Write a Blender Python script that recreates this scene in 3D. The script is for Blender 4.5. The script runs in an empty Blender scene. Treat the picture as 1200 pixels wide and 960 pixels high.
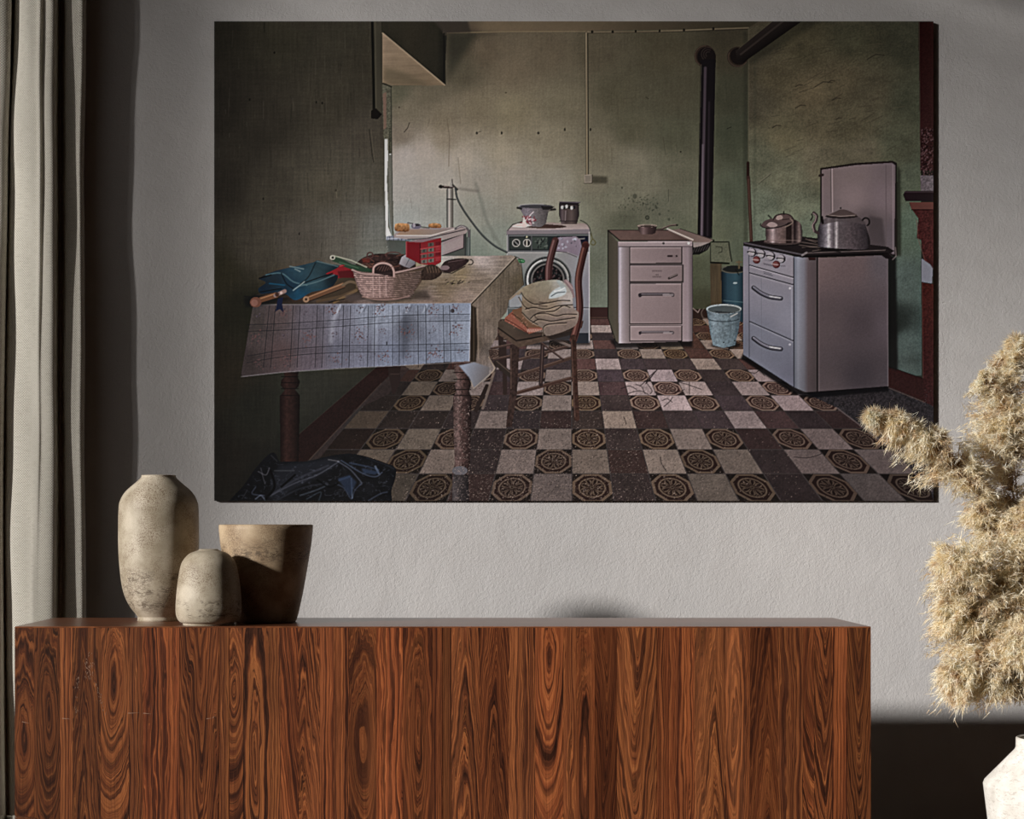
import bpy, bmesh, math, random
from mathutils import Vector
import numpy as np
random.seed(5)
scene = bpy.context.scene
COL = scene.collection
# ---------------------------------------------------------------- camera (1200x960 frame, focal length 2008 px)
F, CZ, HX, HY = 2008.0, 1.05, 530.0, 620.4        # focal px, eye height, principal point in the frame
cam_d = bpy.data.cameras.new('camera'); cam = bpy.data.objects.new('camera', cam_d); COL.objects.link(cam)
cam_d.sensor_width = 36; cam_d.lens = F/1200*36; cam_d.shift_x = (600-HX)/1200; cam_d.shift_y = (HY-480)/1200
cam.location = (0, 0, CZ); cam.rotation_euler = (math.pi/2, 0, 0); cam_d.clip_end = 60
scene.camera = cam
# ---------------------------------------------------------------- light
w = bpy.data.worlds.new('sky'); scene.world = w; w.use_nodes = True
w.node_tree.nodes['Background'].inputs[0].default_value = (1.0, .95, .9, 1)
w.node_tree.nodes['Background'].inputs[1].default_value = .17
SUN = Vector((1.6, 1.0, -.50)).normalized()
sd = bpy.data.lights.new('sun', 'SUN'); so = bpy.data.objects.new('sun', sd); COL.objects.link(so)
sd.energy = 4.9; sd.color = (1.0, .972, .945); sd.angle = math.radians(3.6)
so.rotation_euler = SUN.to_track_quat('-Z', 'Y').to_euler(); so.location = (-6, 0, 4)
vs = scene.view_settings
vs.view_transform = 'Standard'; vs.look = 'None'; vs.gamma = 1; vs.use_curve_mapping = False; vs.exposure = 0.0
scene.cycles.max_bounces = 6

# ---------------------------------------------------------------- helpers
def link(name, me, mat=None, parent=None, loc=None):
    o = bpy.data.objects.new(name, me); COL.objects.link(o)
    if mat: me.materials.append(mat) if len(me.materials) == 0 else None
    if parent: o.parent = parent
    if loc: o.location = loc
    return o
def obj(name, bm, mat, parent=None, loc=None, smooth=False):
    bmesh.ops.recalc_face_normals(bm, faces=bm.faces)
    me = bpy.data.meshes.new(name); bm.to_mesh(me); bm.free()
    if smooth:
        for p in me.polygons: p.use_smooth = True
    return link(name, me, mat, parent, loc)
def box(bm, x0, x1, y0, y1, z0, z1, bev=0):
    vs_ = [bm.verts.new(p) for p in ((x0, y0, z0), (x1, y0, z0), (x1, y1, z0), (x0, y1, z0), (x0, y0, z1), (x1, y0, z1), (x1, y1, z1), (x0, y1, z1))]
    fs = [bm.faces.new([vs_[i] for i in f]) for f in ((0, 3, 2, 1), (4, 5, 6, 7), (0, 1, 5, 4), (1, 2, 6, 5), (2, 3, 7, 6), (3, 0, 4, 7))]
    if bev: bmesh.ops.bevel(bm, geom=list({e for f in fs for e in f.edges}), offset=bev, segments=2, affect='EDGES', clamp_overlap=True)
    return bm
def lathe(bm, prof, n=72):
    rings = []
    for r, z in prof:
        if r < 1e-5: rings.append([bm.verts.new((0, 0, z))])
        else: rings.append([bm.verts.new((r*math.cos(2*math.pi*i/n), r*math.sin(2*math.pi*i/n), z)) for i in range(n)])
    for a, b in zip(rings, rings[1:]):
        for i in range(n):
            j = (i+1) % n
            if len(a) == 1: bm.faces.new((a[0], b[j], b[i]))
            elif len(b) == 1: bm.faces.new((a[i], a[j], b[0]))
            else: bm.faces.new((a[i], a[j], b[j], b[i]))
    return bm
def tube(bm, pts, r0, r1, n=6):
    pts = [Vector(p) for p in pts]; prev = None
    for i, p in enumerate(pts):
        d = (pts[min(i+1, len(pts)-1)]-pts[max(i-1, 0)]).normalized()
        a = d.cross(Vector((0, 1, 0))); a = a.normalized() if a.length > .01 else Vector((1, 0, 0)); b = d.cross(a)
        r = r0+(r1-r0)*i/(len(pts)-1)
        ring = [bm.verts.new(p+a*r*math.cos(2*math.pi*k/n)+b*r*math.sin(2*math.pi*k/n)) for k in range(n)]
        if prev:
            for k in range(n): bm.faces.new((prev[k], prev[(k+1) % n], ring[(k+1) % n], ring[k]))
        else: bm.faces.new(ring[::-1])
        prev = ring
    bm.faces.new(prev)
def tag(o, label=None, cat=None, group=None, kind=None):
    for k, v in (('label', label), ('category', cat), ('group', group), ('kind', kind)):
        if v: o[k] = v
    return o
def empty(name, loc, label, cat, group=None):
    o = bpy.data.objects.new(name, None); COL.objects.link(o); o.location = loc; o.empty_display_size = .1
    return tag(o, label, cat, group)
def X(px, Y): return (px-HX)*Y/F                   # width and height of the place at distance Y
def Z(py, Y): return CZ-(py-HY)*Y/F

class NT:   # terse node building
    def __init__(s, name, rough=.6, spec=.3):
        s.m = bpy.data.materials.new(name); s.m.use_nodes = True; s.t = s.m.node_tree
        s.b = s.t.nodes['Principled BSDF']; s.b.inputs['Roughness'].default_value = rough; s.b.inputs['Specular IOR Level'].default_value = spec
    def n(s, typ, **kw):
        nd = s.t.nodes.new(typ); ins = kw.pop('ins', {})
        for k, v in kw.items(): setattr(nd, k, v)
        for k, v in ins.items(): s.set(nd.inputs[k], v)
        return nd
    def set(s, sock, v):
        if hasattr(v, 'is_output') and v.is_output: s.t.links.new(v, sock)
        elif hasattr(v, 'outputs'): s.t.links.new(v.outputs[0], sock)
        else: sock.default_value = v
    def math(s, op, a, b=0.0, c=0.0, clamp=False):
        nd = s.n('ShaderNodeMath', operation=op, use_clamp=clamp); s.set(nd.inputs[0], a); s.set(nd.inputs[1], b)
        if op in ('MULTIPLY_ADD', 'COMPARE', 'SMOOTH_MIN'): s.set(nd.inputs[2], c)
        return nd.outputs[0]
    def noise(s, vec, scale=5, detail=4, rough=.55, dist=0, dim='3D', w=None):
        nd = s.n('ShaderNodeTexNoise', noise_dimensions=dim)
        if dim != '1D': s.set(nd.inputs['Vector'], vec)
        if w is not None: s.set(nd.inputs['W'], w)
        for k, v in (('Scale', scale), ('Detail', detail), ('Roughness', rough), ('Distortion', dist)): s.set(nd.inputs[k], v)
        return nd.outputs['Fac']
    def map(s, vec, scale=(1, 1, 1), loc=(0, 0, 0)):
        return s.n('ShaderNodeMapping', ins={'Vector': vec, 'Scale': scale, 'Location': loc}).outputs[0]
    def ramp(s, fac, stops, interp='LINEAR'):
        nd = s.n('ShaderNodeValToRGB'); r = nd.color_ramp; r.interpolation = interp
        while len(r.elements) < len(stops): r.elements.new(.5)
        for e, (p, c) in zip(r.elements, stops): e.position = p; e.color = tuple(c)+(1,) if len(c) == 3 else c
        s.set(nd.inputs[0], fac); return nd.outputs[0]
    def mix(s, fac, a, b, mode='MIX'):
        nd = s.n('ShaderNodeMix', data_type='RGBA', blend_type=mode); s.set(nd.inputs[0], fac); s.set(nd.inputs[6], a); s.set(nd.inputs[7], b); return nd.outputs[2]
    def mr(s, v, a, b, c=0.0, d=1.0): return s.n('ShaderNodeMapRange', ins={0: v, 1: a, 2: b, 3: c, 4: d}).outputs[0]
    def bump(s, h, strength=.3, dist=.01):
        s.t.links.new(s.n('ShaderNodeBump', ins={'Strength': strength, 'Distance': dist, 'Height': h}).outputs[0], s.b.inputs['Normal'])
    def color(s, c): s.set(s.b.inputs['Base Color'], c); return s
def lin1(c):
    c = c/255; return c/12.92 if c <= .04045 else ((c+.055)/1.055)**2.4
def C(r, g, b): return (lin1(r), lin1(g), lin1(b))
def C4(r, g, b): return C(r, g, b)+(1,)

# ---------------------------------------------------------------- materials of the room
def plaster():
    m = NT('plaster', .8, .15); tc = m.n('ShaderNodeTexCoord').outputs['Object']
    big = m.noise(tc, 1.3, 3); tro = m.noise(m.map(tc, (1, 1, .75)), 9, 5, .6, .6); fine = m.noise(tc, 95, 3, .6, .8); grit = m.noise(tc, 230, 2)
    c = m.mix(m.mr(big, .3, .7), C4(193, 190, 188), C4(206, 202, 199)); c = m.mix(m.mr(tro, .35, .75, 0, .25), c, C4(178, 172, 168)); m.color(c)
    h = m.math('ADD', m.math('MULTIPLY', fine, 1.0), m.math('MULTIPLY', tro, 1.2)); h = m.math('ADD', h, m.math('MULTIPLY', grit, .35))
    m.bump(h, .55, .0035); return m.m
def simple(name, c, rough=.6, spec=.3, metal=0, var=.06, scale=20):
    m = NT(name, rough, spec); tc = m.n('ShaderNodeTexCoord').outputs['Object']
    m.color(m.mix(m.mr(m.noise(tc, scale, 4), .3, .7), tuple(x*(1-var) for x in C(*c))+(1,), tuple(min(1, x*(1+var)) for x in C(*c))+(1,)))
    m.b.inputs['Metallic'].default_value = metal; return m.m
def floorboards():
    m = NT('floor_oak', .45, .4); tc = m.n('ShaderNodeTexCoord').outputs['Object']
    m.color(m.ramp(m.noise(m.map(tc, (1, 12, 12)), 4, 6), [(.3, C(58, 38, 24)), (.7, C(96, 66, 42))])); return m.m
M_wall = plaster(); M_dark = simple('dark_room_paint', (62, 44, 32), .9); M_floor = floorboards()  # unseen walls and ceiling are an even dark brown, so little light bounces

# ---------------------------------------------------------------- the room
WY = 6.00                                           # plaster wall that carries the print
def slab(name, *a, mat=M_wall):
    return tag(obj(name, box(bmesh.new(), *a), mat), kind='structure')
slab('wall_back', -2.5, 3.6, WY, WY+.15, 0, 4.6)
slab('floor', -2.5, 3.6, -2.0, WY+.15, -.1, 0, mat=M_floor)
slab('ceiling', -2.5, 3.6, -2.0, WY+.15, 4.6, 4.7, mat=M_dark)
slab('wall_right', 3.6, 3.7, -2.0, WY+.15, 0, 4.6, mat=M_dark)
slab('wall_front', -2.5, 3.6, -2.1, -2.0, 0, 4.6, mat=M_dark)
WIN = (.9, 5.62, .3, 4.42)
bm = bmesh.new()
box(bm, -2.5, -2.4, -2.0, WIN[0], 0, 4.6); box(bm, -2.5, -2.4, WIN[1], WY, 0, 4.6); box(bm, -2.5, -2.4, WIN[0], WIN[1], 0, WIN[2]); box(bm, -2.5, -2.4, WIN[0], WIN[1], WIN[3], 4.6)
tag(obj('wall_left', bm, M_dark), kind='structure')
bm = bmesh.new()
for a in ((WIN[0], WIN[0]+.05, WIN[2], WIN[3]), (WIN[1]-.05, WIN[1], WIN[2], WIN[3])): box(bm, -2.48, -2.42, a[0], a[1], a[2], a[3])
for z in (WIN[2], WIN[3]-.05): box(bm, -2.48, -2.42, WIN[0]+.05, WIN[1]-.05, z, z+.05)
tag(obj('window_1', bm, simple('window_paint', (210, 205, 196), .5)), kind='structure')
# added unseen sun blocker outside the window: post, and slats wider towards the top
bm = bmesh.new()
PX_ = -6.4
for i in range(15):
    z = 3.9+i*.12; t = (z-3.9)/1.5; box(bm, PX_-.02, PX_+.02, -6.0, 6.5, z-.5*.12*min(.62*t, .6), z+.5*.12*min(.62*t, .6)+.002)
box(bm, PX_-.08, PX_+.08, 2.54, 2.75, 0, 5.7)
tag(obj('sun_blocker_1', bm, M_dark), kind='structure')
# ---------------------------------------------------------------- the flat print on the wall panel
# A small vector painter (polygons, lines, ellipses, noise) that works on a numpy canvas in the print's own
# plane; the result becomes the colour attribute of the print's surface.
class Painter:
    def __init__(s, x0, y0, x1, y1, S):
        s.x0, s.y0, s.S = x0, y0, S
        s.W, s.H = int(round((x1-x0)*S)), int(round((y1-y0)*S))
        s.C = np.zeros((s.H, s.W, 3), np.float32)
        s.rng = np.random.RandomState(7)
    def field(s, sx, sy, seed, oct=3):
        # smooth value noise, cell sizes sx, sy in picture units, range about -1..1
        out = np.zeros((s.H, s.W), np.float32); amp = 1.0; tot = 0
        for o in range(oct):
            cx, cy = max(sx*s.S/2**o, 1.0), max(sy*s.S/2**o, 1.0)
            r = np.random.RandomState(seed*17+o)
            gw, gh = int(s.W/cx)+3, int(s.H/cy)+3
            g = r.uniform(-1, 1, (gh, gw)).astype(np.float32)
            fx = np.arange(s.W)/cx; fy = np.arange(s.H)/cy
            ix, iy = fx.astype(int), fy.astype(int)
            tx = (fx-ix); ty = (fy-iy); tx = tx*tx*(3-2*tx); ty = ty*ty*(3-2*ty)
            rows = g[:, ix]*(1-tx)+g[:, ix+1]*tx
            out += amp*(rows[iy]*(1-ty)[:, None]+rows[iy+1]*ty[:, None]).astype(np.float32)
            tot += amp; amp *= .6
        return out/tot*1.5
    def px(s, p):
        p = np.asarray(p, float).reshape(-1, 2)
        return np.stack([(p[:, 0]-s.x0)*s.S, (p[:, 1]-s.y0)*s.S], 1)
    def box(s, q, pad=0):
        a = int(max(0, np.floor(q[:, 0].min()-pad))); b = int(min(s.W, np.ceil(q[:, 0].max()+pad)+1))
        c = int(max(0, np.floor(q[:, 1].min()-pad))); d = int(min(s.H, np.ceil(q[:, 1].max()+pad)+1))
        return a, b, c, d
    def mask(s, pts, blur=0):
        q = s.px(pts); pad = blur*s.S*2+1; a, b, c, d = s.box(q, pad)
        if a >= b or c >= d: return None
        w, h = b-a, d-c; T = np.zeros((h, w+1), np.int32)
        n = len(q)
        for i in range(n):
            (xa, ya), (xb, yb) = q[i], q[(i+1) % n]
            if ya == yb: continue
            if ya > yb: xa, ya, xb, yb = xb, yb, xa, ya
            r0, r1 = int(np.ceil(ya-.5)), int(np.ceil(yb-.5))
            r0, r1 = max(r0, c), min(r1, d)
            if r0 >= r1: continue
            r = np.arange(r0, r1); x = xa+(r+.5-ya)*(xb-xa)/(yb-ya)
            k = np.clip(np.ceil(x-.5).astype(int)-a, 0, w)
            np.add.at(T, (r-c, k), 1)
        M = (np.cumsum(T[:, :w], 1) % 2).astype(np.float32)
        if blur: M = s.blur(M, blur*s.S)
        return M, (a, b, c, d)
    def blur(s, M, r):
        k = max(1, int(r)); 
        for _ in range(2):
            for ax in (0, 1):
                P = np.pad(M, [(k+1, k) if i == ax else (0, 0) for i in range(2)], mode='edge')
                cs = np.cumsum(P, axis=ax, dtype=np.float64)
                n = M.shape[ax]
                hi = np.take(cs, np.arange(2*k+1, 2*k+1+n), axis=ax); lo = np.take(cs, np.arange(0, n), axis=ax)
                M = ((hi-lo)/(2*k+1)).astype(np.float32)
        return M
    def XY(s, b):
        X = (np.arange(b[0], b[1])+.5)/s.S+s.x0; Y = (np.arange(b[2], b[3])+.5)/s.S+s.y0
        return np.meshgrid(X, Y)
    def ev(s, col, b):
        if callable(col):
            X, Y = s.XY(b); return col(X, Y)
        return np.asarray(col, np.float32)
    def put(s, M, b, col, a=1.0, mode='over', tex=None):
        if M is None: return
        R = s.C[b[2]:b[3], b[0]:b[1]]; c = s.ev(col, b)
        if tex is not None:
            t = tex[b[2]:b[3], b[0]:b[1], None]; c = c*(1+t)
        m = (M*a)[..., None]
        if mode == 'over': R[:] = R*(1-m)+c*m
        elif mode == 'mul': R[:] = R*(1-m+m*c)
        else: R[:] = R+c*m
    def poly(s, pts, col, a=1.0, blur=0, mode='over', tex=None):
        r = s.mask(pts, blur)
        if r: s.put(r[0], r[1], col, a, mode, tex)
    def line(s, pts, w, col, a=1.0, mode='over', w2=None, soft=.5, tex=None, close=False):
        q = s.px(pts); 
        if close: q = np.vstack([q, q[:1]])
        w2 = w if w2 is None else w2
        pad = max(w, w2)*s.S+3; b = s.box(q, pad)
        if b[0] >= b[1] or b[2] >= b[3]: return
        X, Y = np.meshgrid(np.arange(b[0], b[1])+.5, np.arange(b[2], b[3])+.5)
        M = np.zeros(X.shape, np.float32); n = len(q)-1
        for i in range(n):
            p, e = q[i], q[i+1]-q[i]; L = (e**2).sum()+1e-9
            sb = s.box(q[i:i+2], pad); 
            sx, sy = slice(sb[0]-b[0], sb[1]-b[0]), slice(sb[2]-b[2], sb[3]-b[2])
            Xs, Ys = X[sy, sx], Y[sy, sx]
            if Xs.size == 0: continue
            t = np.clip(((Xs-p[0])*e[0]+(Ys-p[1])*e[1])/L, 0, 1)
            dd = np.hypot(Xs-p[0]-t*e[0], Ys-p[1]-t*e[1])
            ww = (w+(w2-w)*(i+t)/n)*s.S*.5
            M[sy, sx] = np.maximum(M[sy, sx], np.clip((ww-dd)/(soft*s.S)+.5, 0, 1))
        s.put(M, b, col, a, mode, tex)
    def ell(s, cx, cy, rx, ry, col, a=1.0, rot=0, blur=0, mode='over', tex=None, arc=None):
        t = np.linspace(*(arc or (0, 2*np.pi)), 40); c, k = np.cos(rot), np.sin(rot)
        X = rx*np.cos(t); Y = ry*np.sin(t)
        s.poly(np.stack([cx+X*c-Y*k, cy+X*k+Y*c], 1), col, a, blur, mode, tex)
    def ring(s, cx, cy, rx, ry, w, col, a=1.0, rot=0, arc=(0, 2*np.pi), soft=.5):
        t = np.linspace(arc[0], arc[1], 40); c, k = np.cos(rot), np.sin(rot)
        X = rx*np.cos(t); Y = ry*np.sin(t)
        s.line(np.stack([cx+X*c-Y*k, cy+X*k+Y*c], 1), w, col, a, soft=soft)
def spline(pts, n=8):
    P = np.array(pts, float); P = np.vstack([2*P[0]-P[1], P, 2*P[-1]-P[-2]]); out = []
    for i in range(1, len(P)-2):
        for t in np.linspace(0, 1, n, endpoint=False):
            out.append(.5*((2*P[i])+(-P[i-1]+P[i+1])*t+(2*P[i-1]-5*P[i]+4*P[i+1]-P[i+2])*t*t+(-P[i-1]+3*P[i]-3*P[i+1]+P[i+2])*t**3))
    out.append(P[-2]); return np.array(out)
def mesh_grad(cp, pw=3.0, k=1.0):
    cp = [(x, y, np.array(c, np.float32)*k) for x, y, c in cp]
    def f(X, Y):
        n = np.zeros(X.shape+(3,), np.float32); d = np.zeros(X.shape, np.float32)
        for x, y, c in cp:
            w = 1/(((X-x)**2+(Y-y)**2)+60)**(pw/2); n += w[..., None]*c; d += w
        return n/d[..., None]
    return f
def lin(x0, y0, c0, x1, y1, c1):
    c0, c1 = np.array(c0, np.float32), np.array(c1, np.float32); e = (x1-x0)**2+(y1-y0)**2
    def f(X, Y):
        t = np.clip(((X-x0)*(x1-x0)+(Y-y0)*(y1-y0))/e, 0, 1)[..., None]
        t = t.astype(np.float32); return c0*(1-t)+c1*t
    return f
def hstops(st, axis=0):
    xs = [q[0] for q in st]; cs = np.array([q[1] for q in st], float)
    def f(X, Y):
        A = X if axis == 0 else Y
        return np.stack([np.interp(A, xs, cs[:, k]) for k in range(3)], -1).astype(np.float32)
    return f

def paint_print():
    P = Painter(251, 25, 1094, 587, 2.5); rng = P.rng
    grain = P.field(1.1, 1.1, 1, 1); mott = P.field(14, 14, 2, 4); vst = P.field(1.6, 26, 3, 3); hst = P.field(26, 1.8, 4, 3)
    spk = P.field(2.2, 2.2, 5, 2); blot = P.field(60, 50, 6, 3); sw = P.field(30, 12, 8, 4)
    plaster = .03*grain+.035*mott+.025*vst+.03*blot+.015*hst
    poly, line, ell, ring = P.poly, P.line, P.ell, P.ring
    # ---- ceiling and back wall
    poly([(251, 25), (1094, 25), (1094, 587), (251, 587)], (40, 38, 32))
    poly([(505, 25), (905, 25), (905, 40), (505, 42)], hstops([(505, (58, 52, 44)), (545, (88, 76, 60)), (570, (122, 106, 80)), (680, (112, 98, 74)), (760, (84, 74, 56)), (880, (62, 58, 42))]), tex=.03*mott)
    back = mesh_grad([(465, 108, (84, 84, 66)), (478, 130, (104, 98, 80)), (500, 110, (96, 90, 72)), (535, 52, (74, 68, 52)), (540, 85, (82, 77, 60)), (570, 60, (92, 82, 64)), (600, 80, (104, 94, 74)), (600, 130, (118, 111, 86)),
        (560, 125, (112, 104, 82)), (520, 140, (112, 104, 84)), (640, 60, (96, 87, 68)), (660, 120, (104, 99, 78)), (700, 60, (84, 78, 60)), (720, 110, (82, 79, 60)), (740, 150, (82, 81, 62)), (780, 60, (74, 70, 52)), (790, 110, (74, 72, 55)), (790, 160, (76, 78, 60)),
        (850, 60, (60, 56, 42)), (850, 110, (60, 62, 47)), (860, 160, (62, 68, 52)), (860, 230, (72, 82, 65)), (475, 182, (148, 143, 138)), (500, 178, (146, 138, 128)), (470, 160, (106, 98, 84)), (520, 168, (126, 117, 98)), (540, 188, (150, 142, 126)), (590, 185, (140, 132, 110)),
        (640, 180, (126, 120, 98)), (700, 175, (106, 102, 82)), (740, 195, (112, 110, 92)), (790, 200, (92, 93, 75)), (475, 220, (140, 140, 136)), (480, 255, (130, 138, 136)), (520, 210, (146, 143, 134)), (560, 210, (134, 130, 118)), (560, 245, (116, 121, 110)), (520, 250, (128, 134, 128)), (600, 210, (134, 128, 112)),
        (585, 285, (104, 118, 108)), (560, 290, (98, 112, 102)), (620, 235, (122, 126, 112)), (650, 215, (128, 126, 108)), (680, 255, (106, 110, 92)), (700, 300, (86, 94, 80)), (705, 350, (88, 98, 86)), (720, 235, (104, 106, 88)), (760, 215, (108, 108, 90)), (700, 205, (114, 111, 92)), (770, 245, (88, 92, 76)), (730, 260, (78, 82, 66)), (805, 240, (90, 94, 77)), (800, 260, (86, 92, 74)),
        (845, 280, (84, 92, 72)), (825, 320, (68, 74, 56)), (830, 355, (54, 56, 40)), (862, 290, (74, 84, 68))], 3.4, 1.14)
    poly([(446, 99), (458, 99), (521, 99), (524, 39), (700, 36), (877, 34), (877, 420), (446, 420)], back, tex=plaster)
    poly([(462, 176), (520, 172), (600, 176), (660, 185), (700, 300), (600, 300), (462, 290)], (168, 172, 168), .22, blur=13)
    poly([(462, 172), (540, 178), (520, 215), (462, 225)], (176, 172, 166), .22, blur=7)
    poly([(523, 38), (560, 38), (524, 98)], (40, 42, 34), .62, blur=5)
    poly([(548, 38), (590, 38), (545, 46)], (50, 48, 38), .35, blur=3)
    for i in range(70):   # faint streaks and stains in the plaster
        x, y = rng.uniform(460, 870), rng.uniform(45, 300); l = rng.uniform(5, 26)
        line([(x, y), (x+rng.normal()*1.5, y+l)], .7, (60, 56, 44) if rng.rand() < .6 else (160, 152, 130), rng.uniform(.06, .2))
    for x, y in ((559, 156), (588, 156), (631, 156), (662, 152), (692, 152)): ell(x, y, 1.2, 1.8, (30, 26, 20), .85)
    line([(474, 155), (478, 150), (480, 144)], .9, (50, 42, 34), .8); line([(561, 155), (564, 154)], .6, (60, 50, 40), .8)
    ell(593, 109, 1, 1, (60, 50, 38), .7); ell(797.5, 178, 1, 1, (35, 30, 24), .8); ell(468, 126, .9, .9, (60, 50, 40), .7)
    line([(757, 114), (760, 116)], .8, (46, 42, 32), .7); line([(852, 151), (857, 149)], .9, (36, 34, 28), .8); line([(777, 160), (780, 182)], .6, (66, 62, 48), .5)
    line([(524, 140), (527, 160), (526, 195)], 1.2, (96, 84, 68), .35); line([(537, 185), (540, 215)], 1.5, (104, 98, 84), .3)
    # conduit, cable clips and junction box
    line([(524, 39), (600, 37.5), (690, 37.2)], .9, (146, 130, 96), .8)
    line([(688, 38), (740, 38), (800, 36), (835, 34.5), (877, 33)], 1.3, (138, 124, 96), .75); line([(690, 39.3), (800, 37.4), (877, 34.4)], .8, (36, 32, 24), .55)
    for x, y in ((694, 37.5), (718, 37.5), (745, 37), (773, 36.5), (801.5, 35.5), (836, 34)): ell(x, y, 1.4, 1.8, (30, 26, 20), .9)
    line([(687.2, 39), (688, 205)], 3.2, (50, 46, 36), .5); line([(687, 39), (688, 205)], 1.7, (150, 138, 108), .85)
    line([(689, 40), (689.8, 204)], .8, (26, 24, 18), .8)
    poly([(694, 206), (712, 207), (712, 215), (694, 215)], (44, 42, 32), .6, blur=1.5)
    poly([(684.5, 205), (693.5, 204.5), (694, 214.5), (685, 215)], (150, 142, 126)); poly([(685.5, 206), (693, 205.5), (693, 213), (686, 213.5)], (128, 122, 108)); line([(684.6, 215), (694, 214.6), (694.2, 205)], .8, (50, 46, 38), .9)
    # mould spots above the small stove
    for i in range(90):
        x, y = rng.normal(752, 14), rng.normal(242, 7); ell(x, y, *rng.uniform(.4, 1.3, 2), (54, 60, 48), rng.uniform(.15, .6))
    for x, y, r in ((744, 230, 2.6), (758.5, 255, 2.4), (769, 243, 1.6), (784, 257, 1.6), (773, 251, 1.5), (729, 220, 1.3)): ell(x, y, r, r*1.1, (56, 62, 50), .5)
    ring(758.5, 255, 2.2, 2.2, .7, (36, 40, 32), .8); line([(783.5, 222), (783.5, 236)], .6, (50, 50, 42), .6)
    # ---- right wall
    right = mesh_grad([(885, 60, (64, 60, 46)), (885, 120, (74, 70, 54)), (910, 90, (78, 72, 52)), (940, 50, (72, 68, 48)), (1000, 45, (66, 66, 48)), (1065, 50, (56, 58, 44)), (950, 110, (92, 83, 60)), (985, 95, (84, 77, 56)), (1020, 110, (76, 72, 54)), (1065, 120, (64, 68, 52)),
        (920, 160, (92, 88, 64)), (960, 150, (90, 84, 62)), (1000, 150, (80, 76, 56)), (1050, 170, (74, 78, 60)), (890, 190, (80, 84, 66)), (920, 205, (98, 102, 80)), (960, 190, (96, 92, 72)), (1010, 180, (88, 84, 66)), (895, 245, (94, 106, 88)), (930, 245, (96, 104, 84)), (900, 275, (92, 106, 92)), (945, 270, (88, 100, 84)),
        (1065, 215, (76, 86, 70)), (1066, 270, (74, 92, 78)), (1063, 330, (66, 82, 78)), (1062, 400, (62, 78, 76)), (1066, 430, (52, 64, 62)), (1048, 380, (26, 32, 30))], 3.4, 1.16)
    poly([(877, 33), (905, 25), (1078, 25), (1080, 440), (1040, 440), (1040, 300), (877, 300)], right, tex=.06*grain+.06*mott+.09*sw+.05*blot+.02*vst)
    poly([(877, 33), (905, 25), (890, 25), (880, 31)], (84, 76, 58), .7)
    line([(877.3, 33), (877, 200), (878, 290)], 1.0, (112, 108, 84), .45); line([(873.5, 40), (873.8, 280)], 5, (40, 42, 32), .3, soft=3)
    line([(885, 60), (884, 280)], 3, (50, 56, 44), .2, soft=3)
    for i in range(90):
        x, y = rng.uniform(900, 1060), rng.uniform(45, 190); l = rng.uniform(4, 20)
        line([(x, y), (x+l, y-l*rng.uniform(.1, .6))], .8, (48, 44, 34) if rng.rand() < .6 else (116, 108, 80), rng.uniform(.12, .4))
    for x, y, l in ((932, 102, 8), (955, 102, 20), (970, 97, 8), (932, 127, 12), (975, 118, 10), (905, 150, 10), (980, 140, 6), (1016, 70, 20)): line([(x, y), (x+l*.5, y-l*.3), (x+l, y-l*.25)], 1.2, (46, 40, 30), .6)
    line([(889, 214), (903, 203)], 1, (120, 118, 98), .6); line([(889, 215.5), (903, 204.5)], .6, (54, 54, 42), .6)
    for i in range(60): ell(rng.uniform(895, 955), rng.uniform(225, 270), *rng.uniform(.3, .8, 2), (60, 66, 54), rng.uniform(.2, .5))
    # stove pipes
    ell(826, 66, 12.5, 13, (54, 42, 34)); ring(826, 66, 11.5, 12, 1, (100, 84, 66), .6, arc=(2.2, 4.8)); ell(828, 67, 11, 11.5, (30, 24, 23))
    for r in (3, 5.5, 8): ring(830, 64, r, r, .8, (80, 66, 60), .55, arc=(2.2, 5.2))
    poly([(822, 70), (839, 70), (834.5, 279), (817.5, 279)], (26, 22, 25))
    line([(821.5, 76), (817, 278)], 1, (120, 112, 92), .4)
    line([(826.5, 80), (822.5, 276)], 3.2, (86, 74, 86), .75, soft=1.6); line([(823.5, 170), (822, 276)], 2, (120, 108, 122), .6, soft=1.2); line([(831, 120), (829, 276)], 2, (54, 46, 54), .6, soft=1.6)
    line([(839, 74), (835, 278)], .9, (96, 96, 78), .5); line([(821, 78), (817.5, 275)], .8, (16, 14, 14), .6)
    poly([(880, 76), (952, 32), (960, 25), (930, 25), (872, 68)], (38, 38, 28), .5, blur=3)
    ell(864.5, 67, 12.5, 12, (52, 42, 34)); ell(866, 66, 10.5, 10, (30, 24, 22)); ring(865, 67, 11.5, 11, .9, (92, 76, 62), .7, arc=(.6, 3.6))
    poly([(862, 60), (906, 25), (940, 25), (872, 73), (864, 72)], lin(885, 38, (50, 42, 38), 897, 56, (22, 18, 17))); line([(868, 64), (918, 25)], 2, (70, 60, 54), .6, soft=1.4); line([(866, 57), (904, 26)], .8, (90, 84, 66), .5)
    # chimney post, mantel, corbel at the right edge
    poly([(1076, 25), (1094, 25), (1094, 200), (1078, 200)], lin(0, 25, (44, 15, 13), 0, 200, (62, 34, 34)), tex=.1*grain+.25*np.clip(spk, -1, 1)*0)
    for i in range(260): ell(rng.uniform(1079, 1094), rng.uniform(150, 207), .8, .9, (24, 12, 13) if rng.rand() < .55 else (104, 74, 78), .7)
    poly([(1078, 206), (1094, 206), (1094, 225), (1079, 225)], (104, 96, 104), tex=.12*grain+.1*spk)
    line([(1076.8, 25), (1078.5, 222)], 1, (88, 88, 72), .5)
    poly([(1058, 228), (1061, 224), (1094, 224), (1094, 236), (1061, 236)], (38, 26, 30)); line([(1060, 225), (1094, 225)], 1.4, (70, 56, 62), .8)
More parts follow.
